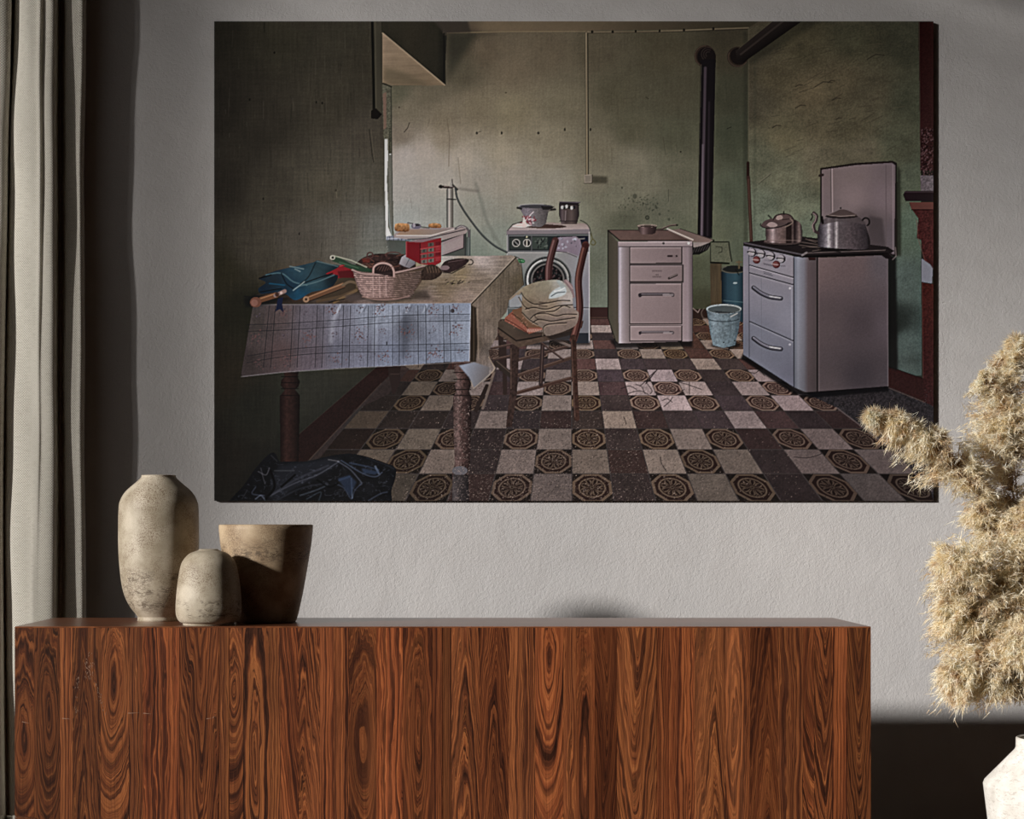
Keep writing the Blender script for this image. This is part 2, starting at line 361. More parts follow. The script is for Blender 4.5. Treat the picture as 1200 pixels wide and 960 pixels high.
    poly([(1065, 237), (1094, 237), (1094, 312), (1083, 306), (1079, 281), (1074, 279), (1076, 256), (1068, 245)], (72, 32, 31), tex=.15*grain+.16*spk)
    poly([(1066, 237), (1094, 237), (1094, 245), (1068, 245)], (100, 56, 50)); line([(1068, 246), (1094, 246)], 1, (34, 14, 14), .8); line([(1074, 258), (1076, 280), (1084, 306)], 1, (116, 72, 66), .6)
    poly([(1080, 303), (1093, 312), (1092, 332), (1080, 330)], (118, 124, 140)); poly([(1083, 300), (1094, 306), (1094, 316)], (60, 28, 28))
    poly([(1080, 331), (1094, 333), (1094, 487), (1082, 487)], lin(0, 331, (66, 26, 22), 0, 487, (44, 22, 24)), tex=.12*grain+.12*spk); line([(1080.5, 331), (1082, 486)], 1, (96, 60, 56), .5)
    # broom handle
    line([(876.5, 191), (876.5, 210)], 3.6, (48, 30, 24)); line([(877, 208), (880.5, 284)], 4, (66, 46, 38)); line([(877, 210), (880, 280)], 1, (104, 80, 66), .6)
    # ---- skirtings
    poly([(690, 360), (714, 360), (714, 388), (690, 388)], (54, 34, 32)); line([(690, 372), (714, 372)], 1.2, (84, 64, 54), .6); poly([(690, 373), (714, 373), (714, 382), (690, 382)], (34, 28, 24))
    poly([(810, 362), (845, 362), (845, 380), (810, 376)], (46, 32, 26))
    # ---- floor: tiles laid out in the room's own grid and seen in perspective
    yh, xv = 200.0, 668.0
    def row(k): return yh+1/(.004789-.000246*k)
    def pt(c, k):
        y = row(k); return (xv+(y-yh)*(.0068+.1265*c), y)
    poly([(363, 538), (447, 447), (520, 372), (714, 386), (714, 383), (812, 383), (872, 392), (872, 416), (943, 460), (1040, 455), (1082, 470), (1094, 478), (1094, 587), (251, 587), (300, 587)], (52, 46, 46))
    fl = {}
    pat = {0: 'ODOW', 3: 'WDWO', 2: 'ODOW', 1: 'DWDD'}
    def light(x, y):   # pale tiles: brightness where daylight reaches the floor in the pictured room
        g = mesh_grad([(440, 440, (92, 80, 76)), (470, 470, (96, 84, 72)), (430, 490, (72, 60, 50)), (470, 520, (78, 70, 62)), (450, 575, (54, 48, 42)), (600, 440, (112, 100, 102)), (620, 480, (104, 94, 92)), (560, 520, (96, 84, 80)), (640, 570, (88, 78, 76)), (720, 440, (142, 126, 132)), (720, 412, (124, 112, 108)),
            (700, 480, (112, 98, 84)), (700, 540, (98, 86, 78)), (780, 450, (144, 128, 134)), (770, 520, (106, 94, 86)), (790, 400, (120, 104, 84)), (850, 415, (128, 112, 102)), (860, 480, (120, 106, 108)), (850, 540, (86, 76, 70)), (850, 575, (76, 68, 62)), (920, 450, (128, 112, 116)), (960, 520, (90, 78, 78)), (960, 570, (72, 62, 60)), (1040, 540, (78, 68, 68)), (1040, 580, (60, 54, 54))])
        return g(np.array([[float(x)]]), np.array([[float(y)]]))[0, 0]
    for k in range(-4, 10):
        for c in range(-9, 11):
            q = [pt(c, k), pt(c+1, k), pt(c+1, k+1), pt(c, k+1)]; ctr = pt(c+.5, k+.5)
            if ctr[0] < 330 or ctr[0] > 1110: continue
            if (ctr[0]-980)*(.75) > (ctr[1]-477)+4 and ctr[0] > 940: continue
            if ctr[0]-363 < (538-ctr[1])*.92: continue
            t = pat[k % 4][c % 4]; L = light(*ctr); j = rng.uniform(.93, 1.07)
            if t == 'W': col = L*j*1.03
            elif t == 'O': col = L*np.array([.34, .30, .29])*j
            else:
                red = rng.rand() < (.75 if k < 0 else .32) or (c, k) in ((1, 7), (1, 3), (0, 1), (0, 2))
                col = L*(np.array([.64, .49, .48]) if red and k < 3 else np.array([.50, .41, .42]) if red else np.array([.47, .43, .46]))*j
            e = .015
            poly([pt(c+e, k+e), pt(c+1-e, k+e), pt(c+1-e, k+1-e), pt(c+e, k+1-e)], (28, 24, 24)); poly([pt(c+e, k+e), pt(c+1-e, k+e), pt(c+1-e, k+1-e), pt(c+e, k+1-e)], col, tex=.07*grain+.08*mott+.05*spk)
            if t == 'O':
                def sh(rad, n, off=0): return [pt(c+.5+rad*math.cos(2*math.pi*(i+off)/n), k+.5+rad*math.sin(2*math.pi*(i+off)/n)) for i in range(n)]
                tan = L*np.array([1.0, .91, .80])*.88; drk = L*np.array([.42, .30, .28]); big = L*np.array([.3, .27, .27])
                poly(sh(.53, 8, .5), tan); poly(sh(.455, 8, .5), drk); poly(sh(.345, 24), tan); poly(sh(.305, 24), drk*.95)
                for i in range(8):
                    a0 = math.pi*(i+.5)/4; ca, sa = math.cos(a0), math.sin(a0)
                    def pet(m): return [pt(c+.5+u*ca-v*sa, k+.5+u*sa+v*ca) for u, v in ((.05, 0), (.13, -.035*m), (.2, -.062*m), (.25+.012*m, -.05*m), (.265+.012*m, 0), (.25+.012*m, .05*m), (.2, .062*m), (.13, .035*m))]
                    poly(pet(1.25), tan*.92); poly(pet(.62), drk*.85)
                poly(sh(.06, 8), tan*.8); poly(sh(.03, 6), drk)
    # cracks
    for cr in ([(770, 433), (762, 440), (757, 446), (750, 452)], [(736, 461), (745, 458), (752, 458), (760, 462)], [(745, 450), (752, 453), (756, 461)], [(795, 447), (808, 451), (822, 456)], [(808, 447), (808, 461)], [(802, 456), (795, 459), (786, 457)], [(776, 469), (782, 467), (788, 471)], [(788, 465), (785, 470), (778, 476)],
               [(774, 535), (775, 542), (781, 552)], [(731, 488), (734, 496)], [(873, 434), (884, 437), (890, 434), (896, 440)], [(930, 535), (945, 536), (955, 534), (963, 531)], [(728, 455), (738, 452), (746, 456)], [(756, 446), (764, 457), (762, 461)]):
        line(spline(cr, 4), .8, (34, 28, 30), .85)
    line([(769, 434), (757, 449)], 1.4, (40, 30, 32), .8)
    # grit scattered over the middle of the floor
    for i in range(5200):
        x = rng.normal(640, 95) if rng.rand() < .8 else rng.uniform(430, 1000); y = 588-abs(rng.normal(0, 62))
        if y < 430 or x < 400 or x > 960: continue
        v = rng.uniform(.5, 1); g = rng.uniform(.28, .62)
        ell(x, y, g, g*.8, (158*v, 138*v, 128*v), rng.uniform(.25, .75))
    for i in range(1800):
        x = rng.normal(640, 110); y = 588-abs(rng.normal(0, 70)); ell(x, y, .5, .45, (22, 18, 18), .5)
    # dark terrazzo border on the right
    poly([(943, 460), (1040, 452), (1084, 471), (1094, 476), (1094, 587), (1090, 573), (1040, 522), (980, 477)], (36, 33, 37), tex=.14*grain+.2*spk)
    for i in range(1500):
        x, y = rng.uniform(965, 1094), rng.uniform(455, 587)
        if (x-980)*.8 > (y-477)*1.0-3: ell(x, y, .45, .4, (84, 76, 80), rng.uniform(.2, .6))
    line([(980, 477), (1040, 522), (1092, 575)], 1.3, (84, 74, 76), .8)
    poly([(1040, 428), (1082, 443), (1083, 470), (1041, 453)], (44, 22, 22), tex=.08*grain); line([(1041, 454), (1083, 471)], 1, (92, 70, 66), .6); line([(1041, 429), (1081, 443)], .8, (20, 12, 12), .8)
    poly([(1040, 298), (1050, 300), (1052, 434), (1040, 430)], (20, 20, 20), .9, blur=1.5)
    # ---- left wall with its beam, soffit and window jamb
    left = mesh_grad([(255, 30, (34, 32, 24)), (330, 40, (44, 42, 31)), (400, 40, (46, 44, 34)), (430, 70, (46, 43, 33)), (260, 120, (34, 31, 25)), (320, 140, (42, 39, 31)), (390, 120, (48, 45, 35)), (430, 160, (58, 54, 45)), (260, 220, (36, 33, 27)), (320, 230, (52, 49, 40)), (380, 220, (62, 59, 48)), (440, 210, (66, 64, 54)),
        (300, 290, (52, 49, 41)), (350, 280, (60, 57, 50)), (400, 270, (70, 68, 61)), (445, 270, (82, 86, 82)), (445, 295, (80, 84, 78)), (260, 320, (38, 36, 24)), (290, 360, (26, 26, 18)), (262, 440, (34, 30, 22)), (265, 540, (26, 24, 20)), (300, 480, (26, 27, 22)), (380, 460, (32, 33, 28)), (420, 440, (36, 36, 30)), (310, 560, (20, 20, 18))], 3.2, 1.2)
    poly([(251, 25), (440, 25), (448, 38), (448, 98), (451, 165), (454, 290), (458, 310), (470, 440), (430, 450), (351, 508), (320, 587), (251, 587)], left, tex=plaster*1.1+.03*vst+.02*hst)
    for i in range(150):
        x, y = rng.uniform(255, 445), rng.uniform(30, 330); l = rng.uniform(4, 22)
        line([(x, y), (x+rng.normal()*.6, y+l)], .8, (24, 22, 16) if rng.rand() < .6 else (96, 92, 76), rng.uniform(.08, .3))
    for x, y in ((293, 117), (309, 233), (351, 274), (322, 62), (371, 120), (378, 121), (394, 223)): ell(x, y, 1, 1.6, (14, 13, 9), .85)
    line([(394, 222), (395, 232)], 1.2, (104, 98, 78), .5); line([(310, 27), (310, 38)], 1, (18, 18, 10), .6)
    poly([(290, 150), (320, 145), (315, 190), (285, 200)], (28, 25, 20), .3, blur=12)
    poly([(440, 25), (446, 25), (520, 84), (522, 100), (448, 40), (447, 137), (439, 134)], (62, 60, 47), .55)
    poly([(446, 25), (512, 25), (519, 33), (521, 99), (448, 38)], hstops([(446, (44, 42, 32)), (480, (52, 48, 36)), (512, (44, 42, 32)), (521, (30, 30, 24))]), tex=plaster)
    poly([(508, 25), (548, 25), (552, 38), (521, 40)], (60, 54, 46), .9, blur=1.5)
    line([(520.5, 40), (521.5, 99)], 2.4, (22, 22, 18), .7)
    poly([(448.5, 39), (521.5, 100), (504, 100.5), (459, 100), (448.5, 97)], lin(449, 50, (150, 130, 104), 490, 102, (128, 110, 84)), tex=.05*hst+.04*mott)
    poly([(449, 78), (470, 84), (505, 100), (459, 101), (449, 97)], (92, 84, 62), .55, blur=3)
    line([(448.6, 39), (521.5, 100)], 1.2, (176, 158, 126), .8); line([(449.5, 38), (522, 98.5)], .9, (22, 20, 15), .9); line([(448.5, 39), (448.8, 97)], 1, (150, 132, 104), .6)
    poly([(438, 25), (447, 25), (448, 134), (440, 130)], (66, 63, 50), .7)
    line([(436.5, 25), (438.6, 130)], 3.2, (20, 19, 14)); line([(440, 25), (441, 130)], 1, (88, 84, 66), .5)
    poly([(435, 130), (441, 127), (448, 134), (443, 140), (435, 139)], (22, 18, 15)); line([(433, 152), (436, 178), (438, 190)], .8, (20, 18, 14), .7); line([(435, 152), (439, 188)], .7, (98, 92, 74), .5)
    # jamb
    poly([(448, 97), (459, 102), (460, 200), (462, 288), (455, 292), (452, 200), (449, 140)], (88, 88, 72), tex=.12*grain+.1*vst)
    poly([(449, 110), (453, 108), (453, 150), (450, 152)], (120, 92, 78), .8); line([(458.5, 102), (460.5, 285)], 1.2, (50, 52, 42), .8); line([(448.5, 98), (459, 102)], 1.4, (30, 28, 20), .9)
    poly([(451, 163), (454.5, 163), (455, 185), (453.8, 210), (455, 240), (455, 285), (452.5, 280), (451, 215)], (196, 198, 200)); poly([(455, 180), (459, 180), (461, 285), (456, 285)], (112, 116, 110), .7)
    line([(456.5, 150), (457, 182)], .8, (36, 38, 32), .7); ell(457.5, 181, 1, 1, (210, 205, 195)); line([(455.5, 240), (457, 262), (460, 280)], 1.2, (140, 158, 162), .6)
    poly([(453.5, 262), (459, 276), (453.5, 279)], (206, 208, 212))
    poly([(453, 280), (460, 284), (478, 283), (477, 300), (456, 304)], (82, 88, 84), tex=.08*vst)
    poly([(453, 277), (462, 276), (482, 277), (482, 282), (462, 283), (453, 281)], (112, 122, 140)); 
    for x in (457, 461.5, 467, 471, 476): line([(x, 277), (x, 282.5)], .8, (34, 38, 52), .8)
    line([(455, 279.5), (481, 279)], .8, (190, 196, 206), .8)
    # left skirting and floor edge
    poly([(351, 508), (440, 431), (470, 405), (475, 425), (447, 449), (363, 538), (345, 550)], (38, 20, 19), tex=.1*grain+.1*mott)
    line([(363, 538), (393, 506), (447, 449)], 1.4, (84, 66, 58), .6); line([(351, 508), (440, 431)], .8, (60, 54, 46), .5)
    poly([(447, 449), (470, 425), (480, 432), (455, 462), (415, 480), (400, 505), (374, 538), (362, 540)], (54, 42, 42), .8, tex=.1*spk)
    poly([(330, 505), (440, 425), (560, 432), (560, 455), (470, 480), (380, 560), (330, 560)], (10, 9, 8), .28, blur=12)
    # ---- washing machine with pots
    poly([(598, 400), (692, 400), (692, 404), (600, 405)], (16, 14, 14), .7, blur=1.5)
    poly([(594, 270), (691, 269), (691, 401), (594, 392)], mesh_grad([(600, 298, (128, 134, 134)), (640, 298, (130, 134, 136)), (685, 300, (134, 136, 144)), (605, 330, (104, 114, 112)), (684, 340, (120, 122, 134)), (660, 380, (96, 98, 108)), (600, 380, (70, 76, 76))]))
    poly([(594, 270), (600, 263.5), (610, 260), (683, 261.5), (688, 263), (691, 269), (691, 274), (594, 275)], lin(0, 261, (142, 128, 122), 0, 269, (166, 154, 156)))
    poly([(594, 270), (691, 268.5), (691, 274), (594, 275)], (122, 116, 124)); line([(595, 270), (601, 263), (612, 259.5)], 1, (34, 30, 32), .8); line([(594, 275), (691, 274)], .9, (52, 52, 58), .9)
    poly([(594.5, 275), (691, 274), (691, 296), (594.5, 295.5)], (92, 98, 102)); poly([(596.5, 277), (690, 276), (690, 293.5), (596.5, 293.5)], (36, 42, 44))
    poly([(597.5, 278.5), (622, 278), (622, 292), (598, 292)], (52, 60, 58)); poly([(624, 278), (642, 278), (642, 292), (624, 292)], (58, 70, 66)); line([(623, 277), (623, 293)], 1.2, (96, 100, 104), .8)
    for x in (605, 617.7):
        ell(x, 284.6, 4.6, 4.6, (24, 28, 30)); ring(x, 284.6, 4.2, 4.2, .8, (200, 196, 192), .9)
    line([(602.5, 282), (607.5, 287)], 1.2, (120, 124, 124)); line([(617.5, 281.5), (617.5, 288)], 1.3, (170, 168, 160)); ell(617.5, 277.5, 1, 1, (200, 180, 140))
    for i in range(26): ell(rng.uniform(626, 642), rng.uniform(279, 291), *rng.uniform(.5, 1.6, 2), (92, 104, 98) if rng.rand() < .5 else (26, 30, 32), .7)
    poly([(676, 276.5), (689, 276.5), (689, 284), (678, 284)], (24, 28, 48)); line([(678, 280), (685, 279.5)], 1.2, (140, 140, 140), .8)
    line([(594.5, 295.8), (691, 295.8)], 1, (176, 178, 180), .7); line([(594.5, 275), (594.5, 390)], .9, (190, 194, 196), .55); line([(690.5, 272), (690.8, 398)], 1.1, (196, 196, 204), .7)
    ell(611, 305.6, 4.6, 2.6, (34, 110, 62), rot=.15); line([(608, 305), (614, 306)], .8, (140, 170, 150), .8)
    ell(642, 328, 28, 28, (80, 86, 88)); ell(642, 328, 26.8, 26.8, (34, 36, 40)); ell(642, 328, 25, 25, (126, 130, 132)); ell(642, 328, 22.6, 22.6, (58, 62, 64)); ell(642, 328, 19.5, 19.5, (96, 94, 94)); ell(642, 328, 18, 18, (24, 22, 24))
    ring(642, 328, 24, 24, 1.4, (184, 188, 192), .8, arc=(3.2, 4.4)); ring(642, 328, 24.5, 24.5, 1.2, (170, 174, 170), .6, arc=(5.2, 6.1)); ring(642, 328, 20.8, 20.8, 1, (20, 20, 22), .9)
    for i in range(70):
        a0, r0 = rng.uniform(0, 6.28), 17*rng.rand()**.5; ell(642+r0*math.cos(a0), 328+r0*math.sin(a0), 1, 1, (92, 70, 72) if rng.rand() < .6 else (60, 66, 68), .6)
    line([(619, 322), (618, 330), (620, 336)], 1.6, (200, 204, 208), .7); line([(596, 359.5), (690, 360.5)], .9, (30, 30, 34), .9); line([(596, 361), (690, 361.8)], .7, (170, 170, 178), .6)
    poly([(668, 390), (690, 390), (690, 402), (668, 402)], (38, 42, 50)); line([(690.5, 391), (691, 399)], 1, (150, 150, 156), .7)
    line(spline([(680, 258), (686, 261), (691, 267), (693, 276)]), .9, (40, 46, 40)); line(spline([(693, 274), (694, 280), (692, 285), (696, 287), (698, 284), (695, 280)]), 1.2, (92, 88, 48), .9)
    ell(640, 265.5, 24, 2.4, (84, 68, 62)); poly([(632, 262), (660, 264), (664, 266), (650, 267.5), (630, 266)], (70, 52, 48))
    poly([(608, 242.5), (614, 241), (646, 241), (643, 247), (640, 262), (634, 266), (622, 265), (614, 253)], hstops([(608, (92, 90, 98)), (618, (128, 122, 134)), (630, (104, 100, 104)), (642, (78, 74, 76))]), tex=.06*grain)
    ell(628, 241.8, 20, 2.4, (70, 70, 76)); ring(628, 241.3, 19.5, 2, .9, (158, 160, 168), .8, arc=(2.8, 5.2)); poly([(634, 241.5), (650, 242), (646, 245.5), (636, 246)], (44, 42, 42))
    line([(643, 247), (650, 244.5)], 2, (96, 90, 86)); line([(646, 246), (651, 245.5)], 2, (34, 30, 30)); line([(606.5, 243.5), (611, 244.5)], 2.4, (44, 42, 44))
    for i in range(34):
        x, y = rng.normal(620, 4), rng.normal(257.5, 3.2); line([(x, y), (x+rng.normal()*3, y+rng.normal()*1.6)], 1.3, (136, 44, 60) if rng.rand() < .6 else (214, 196, 204), .8)
    poly([(600, 265), (606, 262), (612, 262), (614, 253), (617, 262), (624, 264), (614, 266.8)], (206, 188, 186)); line([(601, 265.5), (612, 266)], 1, (236, 226, 220), .9)
    poly([(655, 239), (656, 236.5), (678, 236.8), (678.5, 241), (679, 252), (676, 262.5), (658, 262.5), (655, 252)], hstops([(655, (46, 40, 44)), (659, (96, 84, 88)), (663, (74, 62, 62)), (670, (92, 80, 78)), (679, (42, 36, 38))])); 
    ell(667.5, 238, 11.8, 2, (44, 38, 42)); line([(656, 236.5), (680, 237.2)], 1.2, (96, 90, 98)); line([(656, 240), (679, 240)], 1, (30, 26, 30), .8); line([(656, 259), (677, 259)], 1, (40, 36, 38), .8)
    for x, y in ((659, 243), (664, 242), (670, 243.5)): ell(x, y, 1.7, 2.2, (198, 206, 216), .85)
    for x, y in ((661.5, 243.5), (667, 243), (673, 243)): ell(x, y, 1.5, 2, (26, 28, 36), .9)
    line([(663, 247), (662.5, 258)], 1.2, (140, 128, 132), .7)
    # ---- sink, tap, hose, sponges
    line(spline([(558, 215), (563, 232), (572, 262), (588, 290)]), 4, (96, 104, 96), .32, soft=3); line([(537, 221), (560, 224)], 3, (92, 90, 84), .35, soft=2.5)
    poly([(524, 221), (531.5, 221), (531.5, 267), (524, 267)], hstops([(524, (70, 72, 70)), (526.5, (180, 178, 174)), (528.5, (128, 126, 120)), (531.5, (72, 70, 64))])); line([(523.8, 222), (523.8, 266)], .7, (40, 42, 42), .8)
    line([(515.5, 218.8), (530, 219.5)], 3, (60, 44, 44)); ell(516.8, 218.8, 2, 2.2, (34, 24, 28)); line([(521, 218), (530, 218)], 1, (170, 160, 150), .8); poly([(527, 219), (529, 211), (530, 209.5), (532, 219)], (150, 148, 142)); line([(530, 210), (531, 218)], .9, (50, 44, 42), .8)
    line([(531, 217), (536, 222)], 2.4, (70, 66, 62)); line([(524, 233.2), (534, 233.8)], 1.4, (24, 22, 22), .9)
    hose = spline([(534, 221), (536, 232), (542, 244), (553, 260), (566, 276), (580, 288), (594, 295.5)]); line(hose, 2.3, (34, 42, 44)); line(hose+[0, -.5], .7, (120, 130, 132), .7)
    poly([(455, 281), (480, 282), (547, 272), (548, 301), (500, 302), (458, 302)], (74, 80, 76))
    poly([(548, 272), (552, 268), (552, 300), (546, 300)], (76, 88, 86)); line([(546, 273), (545.5, 299)], 1.4, (52, 56, 58), .9); line([(549.8, 268), (549, 299)], .8, (150, 158, 156), .5)
    poly([(516, 284), (544, 273.5), (543.5, 290.5), (516, 300.5)], (140, 126, 130)); line([(516, 284), (544, 273.5), (543.5, 290.5), (516, 300.5)], 1.2, (50, 42, 48), .9, close=True)
    poly([(519, 287), (541, 278), (541, 288), (519, 296)], (150, 138, 140), .7)
    poly([(462, 275), (467, 270), (480, 267.5), (535, 266.5), (539, 265), (545, 265), (549, 269), (546, 273.5), (515, 282.5), (480, 281), (462, 278)], (146, 134, 134)); 
    poly([(468, 272), (480, 269), (534, 268), (520, 274.5), (490, 275.5), (465, 275.5)], lin(470, 270, (150, 122, 100), 530, 270, (132, 122, 122)))
    line([(478, 280.5), (500, 279.5), (545, 269)], 1.3, (56, 50, 56), .8); line([(465, 275.8), (505, 276), (534, 268)], 1.1, (204, 194, 192), .8); line(spline([(534, 268), (540, 265), (546, 266.5), (549.5, 271), (549.6, 277)]), 2.6, (92, 88, 92)); line(spline([(536, 267), (541, 265), (546, 267)]), .9, (190, 186, 188), .7)
    for x0_, x1_, y0_, y1_ in ((463, 480, 261.5, 271), (502.5, 517.5, 261.5, 267)):
        poly(spline([(x0_, y0_+1), (x0_+5, y0_), (x1_-2, y0_+.6), (x1_, y0_+3), (x1_-1, y1_), (x0_+6, y1_+.3), (x0_, y1_-1), (x0_, y0_+1)], 5), lin(0, y0_, (196, 146, 92), 0, y1_, (118, 76, 44)), tex=.2*spk)
    ell(488, 265, 6, 3.4, (104, 100, 118)); ell(489, 263.6, 3.4, 1.4, (60, 56, 64)); ell(485.5, 264, 1.4, 2.4, (176, 172, 182), .7); line([(494, 266), (503, 267)], 1.6, (70, 72, 64), .7); line([(478, 261), (484, 262)], 1.4, (80, 74, 80), .8)
    # ---- small white stove
    poly([(714, 398), (812, 398), (812, 406), (722, 408)], (18, 16, 18), .8, blur=1.5)
    poly([(712, 270), (724, 283), (725, 402), (720, 397), (712.5, 370)], lin(712, 0, (66, 64, 52), 724, 0, (84, 78, 68))); line([(712.4, 271), (712.6, 372), (722, 401)], 1, (18, 17, 15), .9)
    poly([(712.5, 269.5), (803, 270), (812, 281.5), (726, 281.5)], lin(720, 270, (104, 82, 76), 800, 280, (92, 72, 68)), tex=.08*mott); line([(712.5, 269.6), (803, 269.8)], 1, (44, 32, 32), .8)
    line([(712.5, 270), (726.5, 282), (812, 282)], 1.5, (28, 24, 26)); 
    poly([(724, 283), (812, 282.5), (811.5, 399.5), (725, 402)], hstops([(724, (96, 92, 100)), (726.5, (176, 172, 186)), (730, (146, 136, 144)), (737, (116, 104, 108)), (790, (132, 116, 120)), (806, (140, 126, 134)), (811, (98, 88, 92))]))
    poly([(724.5, 283), (812, 282.5), (812, 288.5), (725, 289)], (148, 134, 140)); line([(725, 284), (811, 283.6)], .8, (196, 186, 190), .6); line([(725, 289), (812, 288.8)], .9, (64, 54, 60), .8); ell(777.5, 285, 1.5, 1.3, (60, 30, 34)); ell(807, 285, 1.6, 1.5, (214, 208, 210))
    for a, b_, c_, d_ in ((738.5, 799, 289.5, 308.5), (738.5, 800, 310.5, 330), (738.5, 799, 332, 379), (738.5, 799, 381.5, 399)):
        poly([(a-1.2, b_ and c_-.6), (b_+1, c_-.6), (b_+1, d_+1), (a-1.2, d_+1)], (36, 30, 36)); poly([(a, c_+.5), (b_-.6, c_+.3), (b_-.6, d_-.6), (a, d_-.4)], lin(a, c_, (142, 126, 130), b_, d_, (122, 106, 110))); line([(a+.4, c_+.8), (b_-1, c_+.8)], .7, (186, 172, 178), .6); line([(a+.4, c_+.8), (a+.4, d_-1)], .7, (176, 164, 170), .5)
    for y, w_ in ((346, 3.6), (390.2, 2.6)):
        line(spline([(750, y+.4), (753, y-1.2), (785, y-1.4), (788.5, y-.2)]), w_, (52, 44, 52)); line([(752, y-1.6), (784, y-1.8)], 1, (158, 148, 156), .7); line([(778, y-.5), (788, y-.6)], w_*.8, (168, 158, 162), .6)
    line([(783, 300), (793, 300)], 2.2, (56, 40, 44)); ell(790, 300, 2, 1.8, (120, 104, 108)); line([(784, 326), (793, 322)], 2.6, (56, 44, 46)); line([(785, 325), (793, 321.4)], 1, (150, 138, 140), .7)
    for y, xa, xb in ((317.3, 764.5, 775), (321.8, 768.5, 771.5), (324.2, 765, 774.5)):
        for x in np.arange(xa, xb, 1.3): line([(x, y-.6), (x+.4, y+.6)], .6, (70, 56, 60), .75)
    line([(811.5, 283), (811.5, 399)], .9, (60, 54, 58), .8)
    poly([(811, 284), (834, 284), (829, 293), (820, 298), (812, 298.5)], (26, 24, 24)); 
    for i in range(7): line([(812+i*3, 296-i*.6), (815+i*3, 289-i*.4)], .8, (84, 80, 80), .7)
    poly([(783, 270), (797, 268), (836, 280.5), (831, 284), (812, 283.5)], (116, 98, 92)); line([(782, 268), (812, 281)], 1.6, (196, 180, 174), .9); line([(797, 268), (836, 281)], .9, (48, 40, 40), .8); poly([(812, 284), (832, 284), (822, 288), (813, 290)], (140, 130, 128)); ell(836.2, 281.8, 1.3, 1.3, (24, 20, 20))
    poly([(747.5, 265), (770, 265), (768, 273), (764, 274.6), (752, 274.4), (748.5, 271)], hstops([(747, (48, 36, 36)), (754, (118, 96, 96)), (760, (72, 54, 54)), (770, (40, 30, 30))])); ell(758.5, 264.6, 11.6, 1.7, (150, 134, 124)); ell(759, 265, 9.6, 1.1, (66, 54, 50))
    line([(770, 269), (776, 268.5), (784, 264.5), (793, 263.4)], 2, (72, 58, 54)); line([(776, 267), (786, 263.4), (792, 262.8)], .7, (150, 134, 124), .7); ell(793.4, 263.8, 1.3, 1.2, (30, 22, 22))
    # wall box, gas bottle, bucket
    poly([(833, 283.5), (855, 283.5), (857, 306), (852, 308.5), (834, 307)], (92, 98, 78), tex=.06*grain); line([(834, 283.5), (854, 283.5), (855, 292), (857.5, 306)], 1.4, (22, 22, 18), .9); line([(832.6, 284), (832.6, 306)], 1, (34, 34, 28), .8); line([(833, 307.5), (854, 308.5)], 2.2, (20, 18, 16)); line([(839, 289), (846, 289.5), (846, 295), (842, 296)], .9, (46, 48, 38), .9)
    poly([(832, 309), (846, 309), (845, 358), (833, 360)], (74, 62, 44), .9, tex=.1*vst)
    poly([(845, 318), (872, 315), (872, 378), (846, 370)], hstops([(845, (16, 26, 34)), (852, (34, 62, 78)), (862, (44, 78, 94)), (871, (28, 50, 64))])); ell(860, 315.5, 15, 4.5, (30, 34, 34)); ring(860, 315.5, 14, 4.2, 1.2, (96, 96, 84), .8, arc=(0, 4)); line([(866, 306), (866, 314)], 2, (88, 80, 60)); line([(863, 307), (869, 307)], 1.6, (100, 90, 66)); ell(861.5, 331.5, 2.6, 1, (150, 176, 186), .8); line([(848, 352), (871, 354)], 1, (84, 118, 130), .6); line([(862, 316), (866, 322)], 1.2, (20, 20, 20), .8)
    ell(850, 404, 17, 4, (14, 13, 14), .7, blur=1.5)
    poly([(828, 361), (868.5, 364), (866, 384), (861.5, 404), (848, 407.5), (835.5, 404), (832, 388)], hstops([(828, (70, 88, 98)), (836, (112, 134, 148)), (850, (94, 116, 128)), (860, (84, 104, 116)), (868, (60, 76, 88))]), tex=.12*spk+.06*grain)
    ell(848.2, 361.8, 20.6, 5.6, (146, 162, 168)); ell(848.4, 362.5, 19, 4.6, (70, 82, 86)); poly([(836, 364), (862, 366), (852, 367.2), (842, 367)], (34, 38, 42), .7); ring(848, 372, 19.4, 4.6, 1.1, (40, 52, 62), .8, arc=(.4, 2.9)); line(spline([(856, 371), (860, 369), (864, 367)]), 1.2, (170, 176, 176), .8)
    line(spline([(829, 373), (824, 372), (822, 366), (825, 361)]), 1, (96, 84, 76), .8); line([(812, 361), (818, 366), (820, 362)], .9, (150, 132, 124), .8); ell(861, 399, 1.2, 1, (30, 34, 38)); ell(848, 401, 1, .8, (40, 44, 50))
    # ---- big stove
    poly([(872, 412), (930, 452), (944, 459), (1041, 452), (1041, 458), (950, 466), (928, 460), (868, 420)], (12, 11, 14), .85, blur=1)
    poly([(961, 197), (1003, 191), (1046, 188.5), (1051, 191), (1052, 300), (961, 300)], (40, 34, 34)); poly([(1051, 192), (1055, 200), (1056, 300), (1050, 300)], (40, 42, 34), .8, blur=1.5)
    lid = mesh_grad([(965, 205, (116, 102, 104)), (1000, 200, (120, 106, 108)), (1044, 200, (108, 96, 102)), (1000, 230, (130, 114, 118)), (1035, 230, (118, 104, 112)), (975, 250, (112, 100, 104)), (1030, 290, (86, 76, 82)), (1015, 262, (84, 74, 78)), (1045, 280, (92, 84, 92))], 3, 1.08)
    poly([(963, 199), (1004, 193.5), (1045, 191), (1049, 194), (1048, 298), (963, 298)], lid); 
    line([(975, 198), (975.5, 248)], 1.3, (176, 160, 164), .8); line([(973.6, 198), (974, 248)], .9, (70, 60, 62), .6); line([(1038, 193), (1038.5, 292)], 1, (96, 84, 90), .7); line([(1046, 193), (1046.5, 296)], 1, (150, 138, 146), .6); line([(962, 198), (1003, 192.6), (1046, 190)], 1.6, (44, 32, 30)); line([(964, 205), (960.5, 206)], 3, (56, 42, 40))
